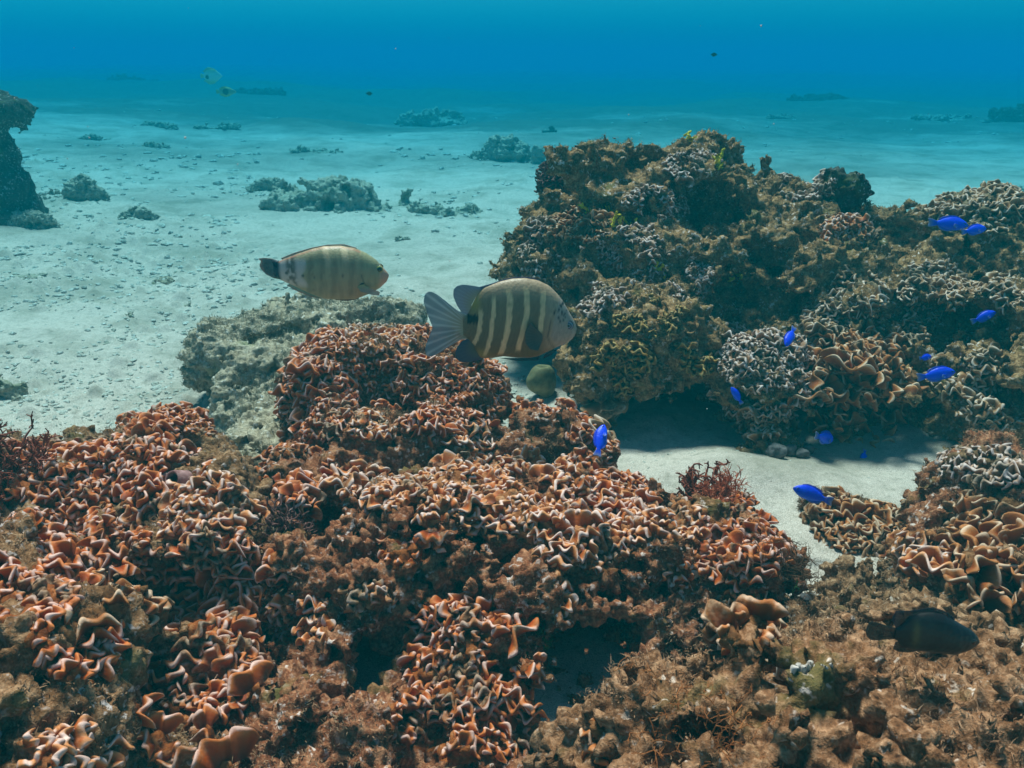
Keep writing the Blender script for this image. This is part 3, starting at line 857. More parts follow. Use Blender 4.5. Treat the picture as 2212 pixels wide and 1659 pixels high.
colony(1450, 780, 85, 34, 'olive', 'yellow brown leafy algae along the roof of the cave', cover=0.36, size=0.0103, name='leafy_algae', cat='algae', group='leafy brown algae around the cave')
colony(1430, 690, 90, 40, 'olive', 'sparse brown leafy algae on the hump over the cave', cover=0.15, size=0.0086, name='leafy_algae', cat='algae', group='leafy brown algae around the cave')
colony(1310, 910, 40, 45, 'tan', 'thin brown coral sheets hanging beside the cave and the upright blue fish', cover=0.50, size=0.0189, spacing=0.0168, up=.0)
# --- pale topped rock and gully rock
colony(2130, 1010, 80, 34, 'pale', 'pale winding coral on top of the humped rock behind the black fish', cover=.95, size=0.0120, spacing=0.0101)
colony(2130, 1160, 85, 60, 'brown', 'dark brown cupped coral on the face behind the black fish', cover=.8, size=0.0138, spacing=0.0122, big=.4)
colony(1990, 1200, 75, 40, 'peach', 'pinkish lobed coral reaching into the white sand gully', cover=.9, size=0.0138, spacing=0.0118)
colony(2160, 1270, 70, 40, 'brown', 'brown funnel shaped coral just above the black fish back', cover=.75, size=0.0163, spacing=0.0143, big=.4)
colony(1860, 1110, 95, 46, 'brown', 'brown and white coral covering the lone rock in the sand gully', cover=.85, size=0.0120, spacing=0.0105)
colony(1830, 1170, 70, 26, 'brown', 'shaded coral on the underside of the lone gully rock', cover=.7, size=0.0112)
print('blades', n_blades)

# ------------------------------------------------------------------ sponges, weeds, shells and small growths
def on_rock(px, py, lift=0.0):
    for k in range(0, 60, 3):
        for dx, dy in ((0, k), (k, k), (-k, k), (k, 0), (-k, 0)):
            l, n, d = hit(px + dx, py + dy)
            if l is not None: break
        if l is not None: break
    gd = G(px, py, .006)
    if l is not None and np.linalg.norm(gd - np.array(CAMV)) < (np.array(l) - np.array(CAMV)) @ np.array(ray(px, py)): l = None
    if l is None:
        l, n, d = G(px, py, .01), (0, 0, 1), 1.0
    return np.array(l) + np.array(n) * lift, np.array(n), d
def tube(mb, pts, radii, k=6):
    pts = np.array(pts, float); n = len(pts)
    tan = norm(np.gradient(pts, axis=0))
    ref = np.array([.31, .52, .79])
    a = norm(np.cross(tan, ref)); b_ = np.cross(tan, a)
    th = np.linspace(0, 2 * np.pi, k, endpoint=False)
    V = pts[:, None] + np.array(radii)[:, None, None] * (a[:, None] * np.cos(th)[None, :, None] + b_[:, None] * np.sin(th)[None, :, None])
    V = np.concatenate([V.reshape(-1, 3), pts[-1:] + tan[-1:] * radii[-1] * .6])
    F = []
    for i in range(n - 1):
        for j in range(k):
            F.append((i * k + j, i * k + (j + 1) % k, (i + 1) * k + (j + 1) % k, (i + 1) * k + j))
    e = n * k
    for j in range(k): F.append(((n - 1) * k + j, (n - 1) * k + (j + 1) % k, e, e))
    mb.add(V, F)
def tri_fix(F):
    return F
def weed(name, label, cat, px, py, mat, height, stems, spread, r0, levels=3, seed=1, flat=0.0, base_r=.006, group=None, lift=0.0, floor=False):
    rs = np.random.default_rng(seed)
    mb = MB()
    if floor:
        p0 = G(px, py, 0); p0[2] = sand_z(np.array([p0[0]]), np.array([p0[1]]))[0]; n0 = np.array([0, 0, 1.])
    else:
        p0, n0, _ = on_rock(px, py)
    axis = norm(n0 * .5 + np.array([0, -.15, .8]))
    def grow(p, d, L, r, lev):
        n = 4
        pts, q, dd = [p], p.copy(), d
        for i in range(n - 1):
            dd = norm(dd + rs.normal(0, .22, 3))
            q = q + dd * L / (n - 1); pts.append(q)
        tube(mb, pts, np.linspace(r, r * .7, n), 5)
        if lev > 0:
            for _ in range(rs.integers(2, 4)):
                t = rs.integers(1, n)
                grow(pts[t], norm(dd + rs.normal(0, .62, 3) + np.array([0, 0, .12])), L * rs.uniform(.5, .8), r * .75, lev - 1)
    for _ in range(stems):
        d = norm(axis + rs.normal(0, spread, 3))
        grow(p0 + rs.normal(0, base_r, 3) - axis * .004, d, height * rs.uniform(.4, .6), r0, levels)
    V, F = mb.get()
    o = mesh_np(name, V, F, mat)
    tag(o, label, cat, group)
    return recentre(o)
weed('red_seaweed', 'dark red forked seaweed bush on the edge of the sand gully', 'seaweed', 1512, 1066, M_redweed, .034, 40, .6, .0022, 3, 1, base_r=.012)
weed('red_seaweed', 'bright red fine threaded seaweed tuft beside the dark red bush', 'seaweed', 1556, 1078, M_brightred, .030, 80, .8, .0008, 3, 2, base_r=.010)
weed('red_seaweed', 'thin pinkish red branching seaweed against the humped rock', 'seaweed', 728, 872, M_brightred, .048, 9, .5, .0010, 3, 3)
weed('brown_seaweed', 'bushy red brown seaweed at the picture edge above the low mound', 'seaweed', 38, 1035, M_redweed, .044, 90, .9, .0019, 3, 4, base_r=.020)
weed('rust_seaweed', 'rust coloured feathery weed at the bottom of the front rock', 'seaweed', 1600, 1610, M_rust, .022, 90, 1.0, .0004, 2, 5, base_r=.014)
weed('rust_seaweed', 'rust weed threads hanging beneath the pale orange coral shelf', 'seaweed', 1228, 1225, M_rust, .026, 16, .8, .0004, 3, 6, base_r=.010)
weed('rust_seaweed', 'orange wiry weed on the rock at the bottom between hollow and rust tuft', 'seaweed', 1390, 1545, M_rust, .024, 16, .9, .0004, 3, 7, base_r=.012)
weed('green_algae', 'dark green leafy algae clump in the shadowed hollow', 'algae', 1150, 1368, M_green, .018, 22, .9, .0012, 2, 8, base_r=.010)
weed('green_algae', 'green algae spot under the brown fuzzy clump', 'algae', 1650, 1290, M_green, .016, 18, .9, .0010, 2, 9, base_r=.009)
weed('fuzzy_clump', 'hairy brown algae cushion on the end of the front rock', 'algae', 1690, 1215, M_brownweed, .038, 90, 1.0, .00035, 2, 10, base_r=.013)
weed('fuzzy_clump', 'small dark fuzzy clump between the pale turf rock and humped rock', 'algae', 606, 925, M_brownweed, .018, 60, 1.2, .0004, 1, 11, base_r=.007)  # ball of dark fuzzy threads at a dark round spot
def ball_coral(label, px, py, r, n, rb, seed, depth):
    rs = np.random.default_rng(seed)
    p, nn, _ = on_rock(px, py)
    c = p + np.array([0, depth, 0])
    mb = MB()
    for k in range(n):
        d_ = norm(rs.normal(0, 1, 3))
        L = r * rs.uniform(.82, 1.08)
        a_ = c + d_ * r * .25; b_ = c + norm(d_ + rs.normal(0, .12, 3)) * L
        tube(mb, [a_, (a_ + b_) / 2, b_], [rb, rb, rb * .85], 5)
        for q in range(2):
            e_ = c + norm(d_ + rs.normal(0, .22, 3)) * L * 1.02
            tube(mb, [(a_ + b_) / 2, (b_ + e_) / 2, e_], [rb * .8, rb * .8, rb * .7], 5)
    V, F = mb.get()
    return recentre(tag(mesh_np('branching_coral', V, F, M_maroon), label, 'coral'))
ball_coral('maroon bushy branching coral head on the flank of the outcrop', 1208, 392, .052, 240, .0026, 12, .0)
weed('branching_coral', 'small maroon pink branching coral at the top of the steep band', 'coral', 622, 1140, M_maroon, .028, 80, 1.1, .0016, 2, 13, base_r=.008)
YS = 'yellow sponges dotted over the outcrop'
for px, py, h_, n_, sd, lab in ((1272, 458, .024, 3, 1, 'forked yellow sponge nearest the coral rosette on the outcrop'), (1312, 455, .026, 3, 2, 'upright yellow sponge finger beside the forked one'),
        (1330, 478, .015, 8, 3, 'yellow sponge crust between the upright finger and pale coral'), (1362, 490, .015, 7, 4, 'yellow sponge crust lowest of the cluster above the rosette'),
        (1490, 302, .014, 6, 5, 'mustard sponge patch high on the bare outcrop top'), (1550, 350, .018, 7, 6, 'yellow sponge tuft by the whitish coral near the summit'),
        (1596, 590, .018, 7, 7, 'yellow sponge tuft in the dark middle of the outcrop'), (1420, 575, .012, 6, 8, 'dull yellow sponge under a shadowed ledge of the outcrop'),
        (1905, 880, .022, 5, 9, 'yellow sponge hidden in shade behind the lettuce coral')):
    weed('yellow_sponge', lab, 'sponge', px, py, M_yellow, h_ * 1.5, n_ + 2, .6, .0034, 1, 40 + sd, base_r=.006, group=YS)

def blob(name, label, cat, c, r, mat, bumps=.06, freq=60, hole=0, group=None, nu=48, nv=28):
    th = np.linspace(0, 2 * np.pi, nu, endpoint=False); ph = np.linspace(.001, np.pi - .001, nv)
    PH, TH = np.meshgrid(ph, th, indexing='ij')
    D = np.stack([np.sin(PH) * np.cos(TH), np.sin(PH) * np.sin(TH), np.cos(PH)], -1)
    rr = 1 + bumps * ((fbm(D * np.array(r) + np.array(c), freq, 3) - .5) * 3)
    if hole: rr = rr - .55 * np.exp(-((PH / hole) ** 2)) + .05 * np.exp(-(((PH - hole * 1.6) / (hole * .6)) ** 2))
    V = (D * rr[..., None] * np.array(r)).reshape(-1, 3) + np.array(c)
    idx = np.arange(nu * nv).reshape(nv, nu)
    F = np.stack([idx[:-1], np.roll(idx, -1, 1)[:-1], np.roll(idx, -1, 1)[1:], idx[1:]], -1).reshape(-1, 4)[:, ::-1]
    o = mesh_np(name, V, F, mat)
    tag(o, label, cat, group)
    return recentre(o)
b0 = G(1172, 868, 0)
blob('ball_sponge', 'round olive sponge with a dimple resting at the foot of the outcrop', 'sponge', (b0[0], b0[1] + .02, .036), (.027, .027, .034), M_sponge, .20, 26, .30)
for i, (px, py, r_, lab) in enumerate(((1672, 1012, .015, 'dark nodule with a shiny top under the cauliflower coral'), (1706, 1000, .013, 'grey nodule in the row along the sand below the dome'),
        (1730, 1008, .010, 'small grey nodule next to the row on the sand'), (1745, 985, .011, 'nodule tucked against the shaded outcrop base'))):
    g = G(px, py, 0)
    blob('nodule', lab, 'nodule', (g[0], g[1] + .004, sand_z(np.array([g[0]]), np.array([g[1]]))[0] + r_ * .6), (r_, r_, r_ * .85), M_nodule, .38, 90, group='rounded nodules below the cauliflower coral', nu=28, nv=18)
for px, py, r_, lab in ((1478, 1222, .008, 'pale round limpet shell on the front rock'), (1496, 1241, .009, 'larger pale limpet just below the other one'), (1740, 1290, .007, 'dark pebble pair member at the sand end of the rubble rock'), (1756, 1290, .008, 'dark round pebble at the tip of the gully sand')):
    p, n, d = on_rock(px, py)
    q = Vector((0, 0, 1)).rotation_difference(Vector(n))
    o = blob('limpet_shell' if py < 1280 else 'pebble', lab, 'shell' if py < 1280 else 'pebble', (0, 0, 0), (r_ * .8, r_ * .8, r_ * .25), M_white if py < 1280 else M_nodule, .05, 200, nu=24, nv=14)
    o.rotation_mode = 'QUATERNION'; o.rotation_quaternion = q; o.location = Vector(p) - Vector(n) * r_ * .2
def spiky_shell(px, py, L, hgt, label, seed):
    L *= .5; hgt *= .5
    rs = np.random.default_rng(seed)
    p, n, d = on_rock(px, py)
    mb = MB()
    for k in range(9):
        t = (k / 8 - .5) * L
        a = p + np.array([t, rs.uniform(-.003, .003), 0])
        tube(mb, [a - np.array([0, 0, .006]), a + np.array([rs.uniform(-.001, .001), 0, hgt * .5]), a + np.array([rs.uniform(-.003, .003), -.002, hgt * rs.uniform(.7, 1.1)])], [.0026, .0019, .0005], 7)
    V, F = mb.get()
    return recentre(tag(mesh_np('shell_fragment', V, F, M_white), label, 'shell'))
spiky_shell(1690, 1446, .014, .017, 'white pointed shell fragment on the rubble under the front rock', 1)
spiky_shell(1752, 1446, .042, .011, 'long jagged white shell fragment on the rubble', 2)
# worm tube
p, n, d = on_rock(394, 1040)
mb = MB()
th = np.linspace(0, 2 * np.pi, 24, endpoint=False)
ring = []
for r_, z_ in ((.0115, -.010), (.0110, .006), (.0100, .0095), (.0082, .0085), (.0076, -.004), (.0005, -.006)):
    ring.append(np.stack([r_ * np.cos(th), r_ * np.sin(th), np.full(24, z_)], -1))
V = np.concatenate(ring); idx = np.arange(len(V)).reshape(6, 24)
F = np.stack([idx[:-1], np.roll(idx, -1, 1)[:-1], np.roll(idx, -1, 1)[1:], idx[1:]], -1).reshape(-1, 4)
o = mesh_np('worm_tube', V, F[:96], M_pinkball)
tag(o, 'open round worm tube among the orange corals of the low mound', 'tube')
mesh_np('opening', V[72:], F[72:] - 72, M_hole, o)
o.rotation_mode = 'QUATERNION'
o.rotation_quaternion = Vector((0, 0, 1)).rotation_difference(Vector(norm(n + np.array([.1, -.9, .3]))))
o.location = Vector(p + n * .004)

# ------------------------------------------------------------------ fish
def interp(x, pts):
    pts = np.array(pts, float); i = np.argsort(pts[:, 0])
    return np.interp(x, pts[i, 0], pts[i, 1])
def smooth1(a, k=5):
    ker = np.ones(k) / k
    return np.convolve(np.pad(a, k // 2, mode='edge'), ker, 'valid')
def body(top, bot, wid, x0, x1, paint, sc, cx, cyy, name, mat, parent, N=170, M=56):
    """top/bot/wid: profile points in trace pixels (y down); lateral axis is Y, the head points to +X"""
    t = np.linspace(0, 1, N)
    xs = x0 + (x1 - x0) * (1 - np.cos(t * np.pi)) / 2
    yt, yb, hw = smooth1(interp(xs, top)), smooth1(interp(xs, bot)), smooth1(interp(xs, wid))
    yt[-1] = yb[-1] = (yt[-1] + yb[-1]) / 2; hw[-1] = .5
    th = np.linspace(0, 2 * np.pi, M, endpoint=False)
    c_, h_ = (yt + yb) / 2, np.maximum((yb - yt) / 2, .5)
    cs, sn = np.cos(th), np.sin(th)
    lat = np.sign(cs) * np.abs(cs) ** 1.0
    Y = c_[:, None] - h_[:, None] * sn[None]
    L = hw[:, None] * lat[None]
    X = np.broadcast_to(xs[:, None], Y.shape)
    cols = paint(X.ravel(), Y.ravel(), L.ravel())
    V = np.stack([(X - cx) * sc, -L * sc, -(Y - cyy) * sc], -1).reshape(-1, 3)
    idx = np.arange(N * M).reshape(N, M)
    F = np.stack([idx[:-1], np.roll(idx, -1, 1)[:-1], np.roll(idx, -1, 1)[1:], idx[1:]], -1).reshape(-1, 4)
    return mesh_np(name, V, F, mat, parent, True, None, cols)
def resample(pts, n):
    pts = np.array(pts, float)
    d = np.concatenate([[0], np.cumsum(np.linalg.norm(np.diff(pts, axis=0), axis=1))])
    t = np.linspace(0, d[-1], n)
    return np.stack([np.interp(t, d, pts[:, k]) for k in range(pts.shape[1])], 1)
def fin(root, edge, paint, sc, cx, cyy, name, mat, parent, n=50, m=16, th0=9, splay=None, off=0.0, ripple=.0):
    A, B = resample(root, n), resample(edge, n)
    for _ in range(2):
        B[1:-1] = (B[:-2] + 2 * B[1:-1] + B[2:]) / 4
    t = np.linspace(0, 1, m)[None, :, None]
    Q = A[:, None] * (1 - t) + B[:, None] * t
    u = np.broadcast_to(np.linspace(0, 1, n)[:, None], Q.shape[:2]); tt = np.broadcast_to(t[..., 0], Q.shape[:2])
    lat = off + (splay or 0) * tt + ripple * np.sin(u * 9) * tt
    th = th0 * (1 - tt) ** 1.2 + 1.0
    cols = paint(Q[..., 0].ravel(), Q[..., 1].ravel(), u.ravel(), tt.ravel())
    Vs = []
    for s_ in (1, -1):
        Vs.append(np.stack([(Q[..., 0] - cx) * sc, -(lat + s_ * th) * sc, -(Q[..., 1] - cyy) * sc], -1).reshape(-1, 3))
    idx = np.arange(n * m).reshape(n, m)
    F1 = np.stack([idx[:-1, :-1], idx[1:, :-1], idx[1:, 1:], idx[:-1, 1:]], -1).reshape(-1, 4)
    F2 = F1[:, ::-1] + n * m
    rim = np.concatenate([idx[0, :], idx[1:, -1], idx[-1, ::-1][1:]])
    F3 = np.stack([rim[:-1], rim[1:], rim[1:] + n * m, rim[:-1] + n * m], -1)
    return mesh_np(name, np.concatenate(Vs), np.concatenate([F1, F2, F3]), mat, parent, True, None, np.concatenate([cols, cols]))
def eye(X, Y, r, hw, sc, cx, cyy, parent, rings, name='eye'):
    """a domed eye on the camera side (and its twin); rings: (relative radius, colour)"""
    for side in (1, -1):
        nr, nt_ = 16, 32
        rr = np.linspace(0, 1, nr); th = np.linspace(0, 2 * np.pi, nt_, endpoint=False)
        RR, TT = np.meshgrid(rr, th, indexing='ij')
        h = np.sqrt(np.clip(1 - RR ** 2, 0, 1)) * r * .42
        V = np.stack([(X + r * RR * np.cos(TT) - cx) * sc, -side * (hw + h) * sc, -(Y + r * RR * np.sin(TT) - cyy) * sc], -1).reshape(-1, 3)
        c = np.zeros((nr * nt_, 3))
        for lim, col in reversed(rings): c[RR.ravel() <= lim + 1e-6] = col
        idx = np.arange(nr * nt_).reshape(nr, nt_)
        F = np.stack([idx[:-1], np.roll(idx, -1, 1)[:-1], np.roll(idx, -1, 1)[1:], idx[1:]], -1).reshape(-1, 4)
        mesh_np(name, V, F, M_eye, parent, True, None, c)
def n2(X, Y, f, off=0.0):
    return fbm(np.stack([X, Y, np.zeros_like(X)], -1), f, 3, off)
def lerp(c, col, k):
    k = np.clip(k, 0, 1)[:, None]
    return c * (1 - k) + np.array(col) * k
def bar(X, Y, pts, wid_, jag=10, soft=9):
    cx_ = np.interp(Y, [p[1] for p in pts], [p[0] for p in pts]) + (n2(X * 0 + 3, Y, .02, 2.2) - .5) * jag * 3
    k = 1 - np.clip((np.abs(X - cx_) - wid_ / 2 + (n2(X, Y, .03, 5) - .5) * 18) / soft, 0, 1)
    return k * np.clip((Y - pts[0][1]) / 60, 0, 1) * np.clip((pts[-1][1] - Y) / 50, 0, 1)
def fish_root(name, label, cat, loc, yaw, tilt, roll=0.0, group=None):
    o = link(bpy.data.objects.new(name, None))
    o.empty_display_size = .02
    o.location = loc
    o.rotation_euler = (R(roll), R(-tilt), R(yaw))
    return tag(o, label, cat, group)

# --- banded sergeant
SC = .0001016
def ser_paint(X, Y, L):
    n_ = X.size
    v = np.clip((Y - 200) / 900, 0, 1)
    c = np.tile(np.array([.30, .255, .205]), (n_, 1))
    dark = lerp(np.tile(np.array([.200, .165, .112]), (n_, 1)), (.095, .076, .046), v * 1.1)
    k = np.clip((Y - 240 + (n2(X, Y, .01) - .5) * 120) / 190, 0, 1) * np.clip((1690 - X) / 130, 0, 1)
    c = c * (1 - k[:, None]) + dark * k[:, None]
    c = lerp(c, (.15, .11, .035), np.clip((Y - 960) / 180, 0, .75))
    pale = (.60, .50, .33)
    for pts, w_ in (([(855, 500), (850, 680), (830, 800), (800, 900), (760, 1000)], 46), ([(1015, 340), (1010, 500), (1000, 650), (985, 780), (960, 900), (935, 1000), (890, 1140)], 42),
            ([(1185, 250), (1210, 400), (1195, 520), (1190, 680), (1170, 800), (1148, 900), (1120, 1000), (1085, 1120)], 62), ([(1395, 240), (1410, 400), (1410, 520), (1390, 650), (1362, 760), (1335, 880), (1300, 1060)], 58),
            ([(1605, 290), (1605, 450), (1590, 600), (1565, 820)], 54)):
        c = lerp(c, pale, bar(X, Y, pts, w_) * .92)
    # yellow flush at the rear dorsal base
    c = lerp(c, (.36, .30, .05), np.exp(-(((X - 780) / 70) ** 2 + ((Y - 440) / 120) ** 2)) * .75)
    c = lerp(c, (.30, .24, .05), np.exp(-(((X - 840) / 90) ** 2 + ((Y - 1090) / 60) ** 2)) * .6)
    # head
    hd = np.clip((X - np.interp(Y, [150, 500, 700, 860, 1040], [1900, 1770, 1715, 1690, 1800])) / 26, 0, 1)
    c = lerp(c, (.29, .27, .27), hd)
    c = lerp(c, (.30, .25, .22), hd * np.clip((Y - 900) / 120, 0, .6))
    gill = np.exp(-((X - np.interp(Y, [640, 860, 940, 1040], [1700, 1665, 1690, 1765])) / 11) ** 2) * (Y > 640)
    c = lerp(c, (.05, .045, .045), gill * .8)
    for sx, sy, r_ in ((1858, 474, 15), (1830, 496, 15), (1797, 538, 14), (1745, 560, 13), (1835, 596, 11), (1868, 600, 11), (1888, 590, 9), (1798, 632, 11), (1856, 664, 9), (1820, 668, 11), (1880, 634, 8), (1760, 520, 9), (1905, 560, 8), (1842, 560, 8)):
        c = lerp(c, (.012, .012, .015), (1 - np.clip((np.hypot((X - sx) * 1.15, (Y - sy) * .85) - r_) / 5, 0, 1)))
    q = np.maximum(np.abs(X - 762) / 64, np.abs(Y - 645) / 56) + (n2(X, Y, .02, 9) - .5) * .5
    c = lerp(c, (.006, .006, .008), np.clip((1.05 - q) / .12, 0, 1))
    ll = np.exp(-((Y - (490 + 40 * np.sin(X * .004))) / 4) ** 2) * (X > 1150) * (X < 1620)
    c = lerp(c, (.12, .09, .05), ll * .5)
    c *= (1 + (n2(X, Y, .06, 4) - .5) * .6)[:, None] * np.array([1.45, 1.16, .86])
    return np.clip(c, 0, 1)
def ray_paint(base, root, tipc, rays, rayc, k0=.55):
    def f(X, Y, u, t):
        c = np.tile(np.array(base), (X.size, 1))
        c = lerp(c, root, np.clip(1 - t * 1.7, 0, 1))
        c = lerp(c, tipc, np.clip(t * 1.6 - .7, 0, 1))
        s_ = np.abs(np.sin(u * np.pi * rays)) ** 8
        c = lerp(c, rayc, s_ * k0 * np.clip(t * 3, 0, 1) * (.4 + .6 * n2(X, Y, .01, 3)))
        return np.clip(c, 0, 1)
    return f
Yb = 1.02
pc = P(1082, 688, Yb)
ser = fish_root('banded_damselfish', 'grey brown deep bodied fish with five pale bars in front of the outcrop', 'fish', pc, 4, 0, -2)
cx_, cy_ = 1105, 660
body([(640, 612), (690, 605), (720, 560), (760, 470), (830, 340), (900, 275), (1000, 235), (1100, 197), (1250, 164), (1400, 160), (1550, 190), (1700, 265), (1800, 370), (1870, 460), (1930, 570), (1990, 670), (2026, 745), (2040, 800)],
     [(640, 900), (690, 905), (760, 975), (800, 1070), (850, 1160), (1000, 1160), (1130, 1140), (1300, 1160), (1450, 1165), (1560, 1150), (1700, 1085), (1790, 1042), (1900, 990), (1975, 950), (2016, 895), (2034, 850), (2040, 822)],
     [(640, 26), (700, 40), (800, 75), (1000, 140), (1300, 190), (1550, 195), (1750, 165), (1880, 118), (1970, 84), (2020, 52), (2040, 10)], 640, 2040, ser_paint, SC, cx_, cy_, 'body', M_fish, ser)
fin([(700, 600), (660, 660), (640, 750), (655, 850), (700, 910)], [(700, 605), (560, 535), (440, 430), (330, 340), (250, 303), (195, 330), (170, 430), (205, 560), (250, 700), (272, 755), (232, 850), (190, 950), (165, 1040), (185, 1130), (260, 1122), (380, 1060), (480, 990), (580, 925), (700, 908)],
    ray_paint((.30, .31, .32), (.30, .23, .12), (.24, .28, .31), 15, (.80, .78, .74), .8), SC, cx_, cy_, 'tail_fin', M_fin, ser, 120, 26, 20)
fin([(735, 590), (750, 480), (800, 390), (850, 330), (910, 290)], [(700, 610), (630, 580), (570, 480), (530, 370), (535, 290), (580, 245), (650, 230), (730, 240), (850, 262), (910, 268)],
    ray_paint((.20, .19, .26), (.24, .20, .10), (.20, .22, .29), 14, (.32, .33, .42), .4), SC, cx_, cy_, 'dorsal_fin', M_fin, ser, 70, 18, 14)
fin([(860, 310), (1000, 245), (1150, 195), (1300, 172), (1450, 178), (1560, 205)], [(850, 262), (1000, 222), (1150, 172), (1300, 146), (1450, 152), (1570, 190)],
    ray_paint((.13, .11, .17), (.25, .21, .17), (.10, .08, .17), 13, (.05, .04, .08), .7), SC, cx_, cy_, 'dorsal_spines', M_fin, ser, 90, 6, 10)
fin([(740, 930), (770, 1010), (830, 1110), (870, 1150)], [(690, 905), (620, 940), (570, 1000), (535, 1080), (545, 1160), (600, 1205), (680, 1212), (800, 1192), (880, 1168)],
    ray_paint((.055, .05, .085), (.10, .085, .05), (.045, .045, .085), 11, (.09, .09, .14), .4), SC, cx_, cy_, 'anal_fin', M_fish, ser, 60, 16, 12)
fin([(1590, 815), (1600, 850), (1600, 890), (1590, 910)], [(1440, 650), (1380, 760), (1380, 900), (1440, 985), (1540, 1005)],
    ray_paint((.085, .075, .06), (.14, .12, .09), (.10, .09, .075), 10, (.20, .18, .14), .35), SC, cx_, cy_, 'pectoral_fin', M_fin, ser, 50, 16, 8, splay=70, off=190)
fin([(1600, 1110), (1540, 1130), (1440, 1150)], [(1560, 1168), (1300, 1172), (1060, 1128)],
    ray_paint((.04, .045, .05), (.07, .07, .06), (.02, .03, .035), 6, (.05, .05, .06), .3), SC, cx_, cy_, 'chin_shade', M_fin, ser, 40, 10, 8, splay=20, off=95)
fin([(1740, 1060), (1690, 1085), (1640, 1110)], [(1800, 1045), (1700, 1130), (1610, 1165)], ray_paint((.03, .04, .05), (.05, .05, .05), (.02, .03, .04), 4, (.04, .05, .06), .3), SC, cx_, cy_, 'chin_shade', M_fin, ser, 30, 8, 8, splay=10, off=70)  # fin-shaped dark strip painting the shadow under the chin
eye(1926, 745, 66, 78, SC, cx_, cy_, ser, [(.22, (.005, .005, .006)), (.34, (.32, .34, .38)), (.52, (.02, .02, .025)), (.70, (.16, .17, .21)), (.84, (.30, .31, .36)), (1.0, (.015, .015, .02))])
fin([(1985, 850), (2010, 845), (2030, 838)], [(1975, 872), (2008, 868), (2036, 858)], lambda X, Y, u, t: np.tile(np.array([.10, .10, .12]), (X.size, 1)), SC, cx_, cy_, 'mouth', M_fin, ser, 20, 5, 34)

# --- wrasse
SC = .0001306
def wr_paint(X, Y, L):
    n_ = X.size
    c = np.tile(np.array([.255, .245, .165]), (n_, 1))
    c = lerp(c, (.30, .26, .18), np.clip((Y - 600) / 250, 0, .8))
    c = lerp(c, (.22, .26, .17), np.clip((X - 1430) / 160, 0, .7))
    c = lerp(c, (.42, .27, .22), np.clip((X - 1690 + (Y - 560) * .1) / 90, 0, .85))
    streak = n2(X * .12, Y, .03, 3)
    c *= (1 + (n2(X, Y * .15, .05, 3) - .5) * .55)[:, None]
    for x0, y1, w_ in ((1090, 470, 56), (1310, 430, 58), (950, 330, 40), (1190, 260, 40)):
        k = (1 - np.clip((np.abs(X - x0 - (Y - 300) * .22) - w_ / 2) / 18, 0, 1)) * np.clip((y1 - Y) / 140, 0, 1)
        c = lerp(c, (.56, .49, .36), k * .8)
    c = lerp(c, (.10, .11, .08), np.exp(-(((X - 1010) / 130) ** 2 + ((Y - 330) / 70) ** 2)) * .55)
    # lilac rear
    edge = 835 + 30 * np.sin(Y * .02) + (n2(X, Y, .02, 1) - .5) * 60
    k = np.clip((edge - X) / 34, 0, 1) * np.clip((Y - 330) / 60, 0, 1) * np.clip((720 - Y) / 60, 0, 1)
    c = lerp(c, (.44, .42, .46), k * .9)
    k = np.exp(-((X - 655) / 62) ** 4) * np.clip((n2(X, Y, .028, 8) - .40) * 7, 0, 1)
    c = lerp(c, (.09, .075, .065), k * .95)
    k = np.exp(-((X - 905) / 30) ** 2) * np.clip((n2(X, Y, .03, 2) - .42) * 5, 0, 1)
    c = lerp(c, (.14, .11, .06), k * .7)
    for sx, sy, r_ in ((595, 522, 18), (797, 545, 17), (1020, 562, 20), (935, 560, 15), (1275, 562, 18), (1130, 560, 12)):
        c = lerp(c, (.02, .02, .022), (1 - np.clip((np.hypot(X - sx, Y - sy) - r_ * .7) / 10, 0, 1)) * (1 if X is not None and sx < 900 else .75))
    c = lerp(c, (.015, .025, .05), np.clip((535 - X) / 40, 0, 1))
    g_ = np.exp(-((X - np.interp(Y, [420, 560, 650, 720], [1520, 1500, 1520, 1560])) / 9) ** 2) * (Y > 560) * (Y < 720)
    c = lerp(c, (.03, .03, .02), g_ * .8)
    c = lerp(c, (.34, .13, .09), np.exp(-((Y - (interp(X, WR_TOP) + 12)) / 9) ** 2) * (X < 1500) * .7)
    for x0 in (1030, 1180, 1390, 880):
        k = np.exp(-((X - x0 + (Y - 500) * .12 + (n2(X, Y, .02, 6) - .5) * 60) / 34) ** 2) * np.clip((Y - 300) / 100, 0, 1) * np.clip((840 - Y) / 80, 0, 1)
        c = lerp(c, (.12, .115, .075), k * .55)
    c *= np.array([1.65, 1.32, 1.02])
    return np.clip(c, 0, 1)
WR_TOP = [(440, 375), (510, 385), (560, 362), (700, 312), (900, 250), (1050, 217), (1250, 212), (1420, 245), (1560, 310), (1680, 400), (1750, 490), (1800, 548), (1822, 585)]
WR_BOT = [(440, 590), (500, 608), (580, 655), (700, 715), (850, 795), (1000, 862), (1200, 884), (1400, 880), (1560, 822), (1700, 752), (1790, 672), (1815, 622), (1822, 590)]
pc = P(708, 592, 1.34)
wr = fish_root('wrasse', 'olive wrasse with a whitish rear and dark tail swimming above the pale turf rock', 'fish', pc, 6, 0, -2)
cx_, cy_ = 1080, 560
body(WR_TOP, WR_BOT, [(440, 34), (520, 50), (700, 90), (900, 140), (1150, 180), (1400, 180), (1600, 130), (1730, 80), (1800, 36), (1822, 6)], 440, 1822, wr_paint, SC, cx_, cy_, 'body', M_fish, wr)
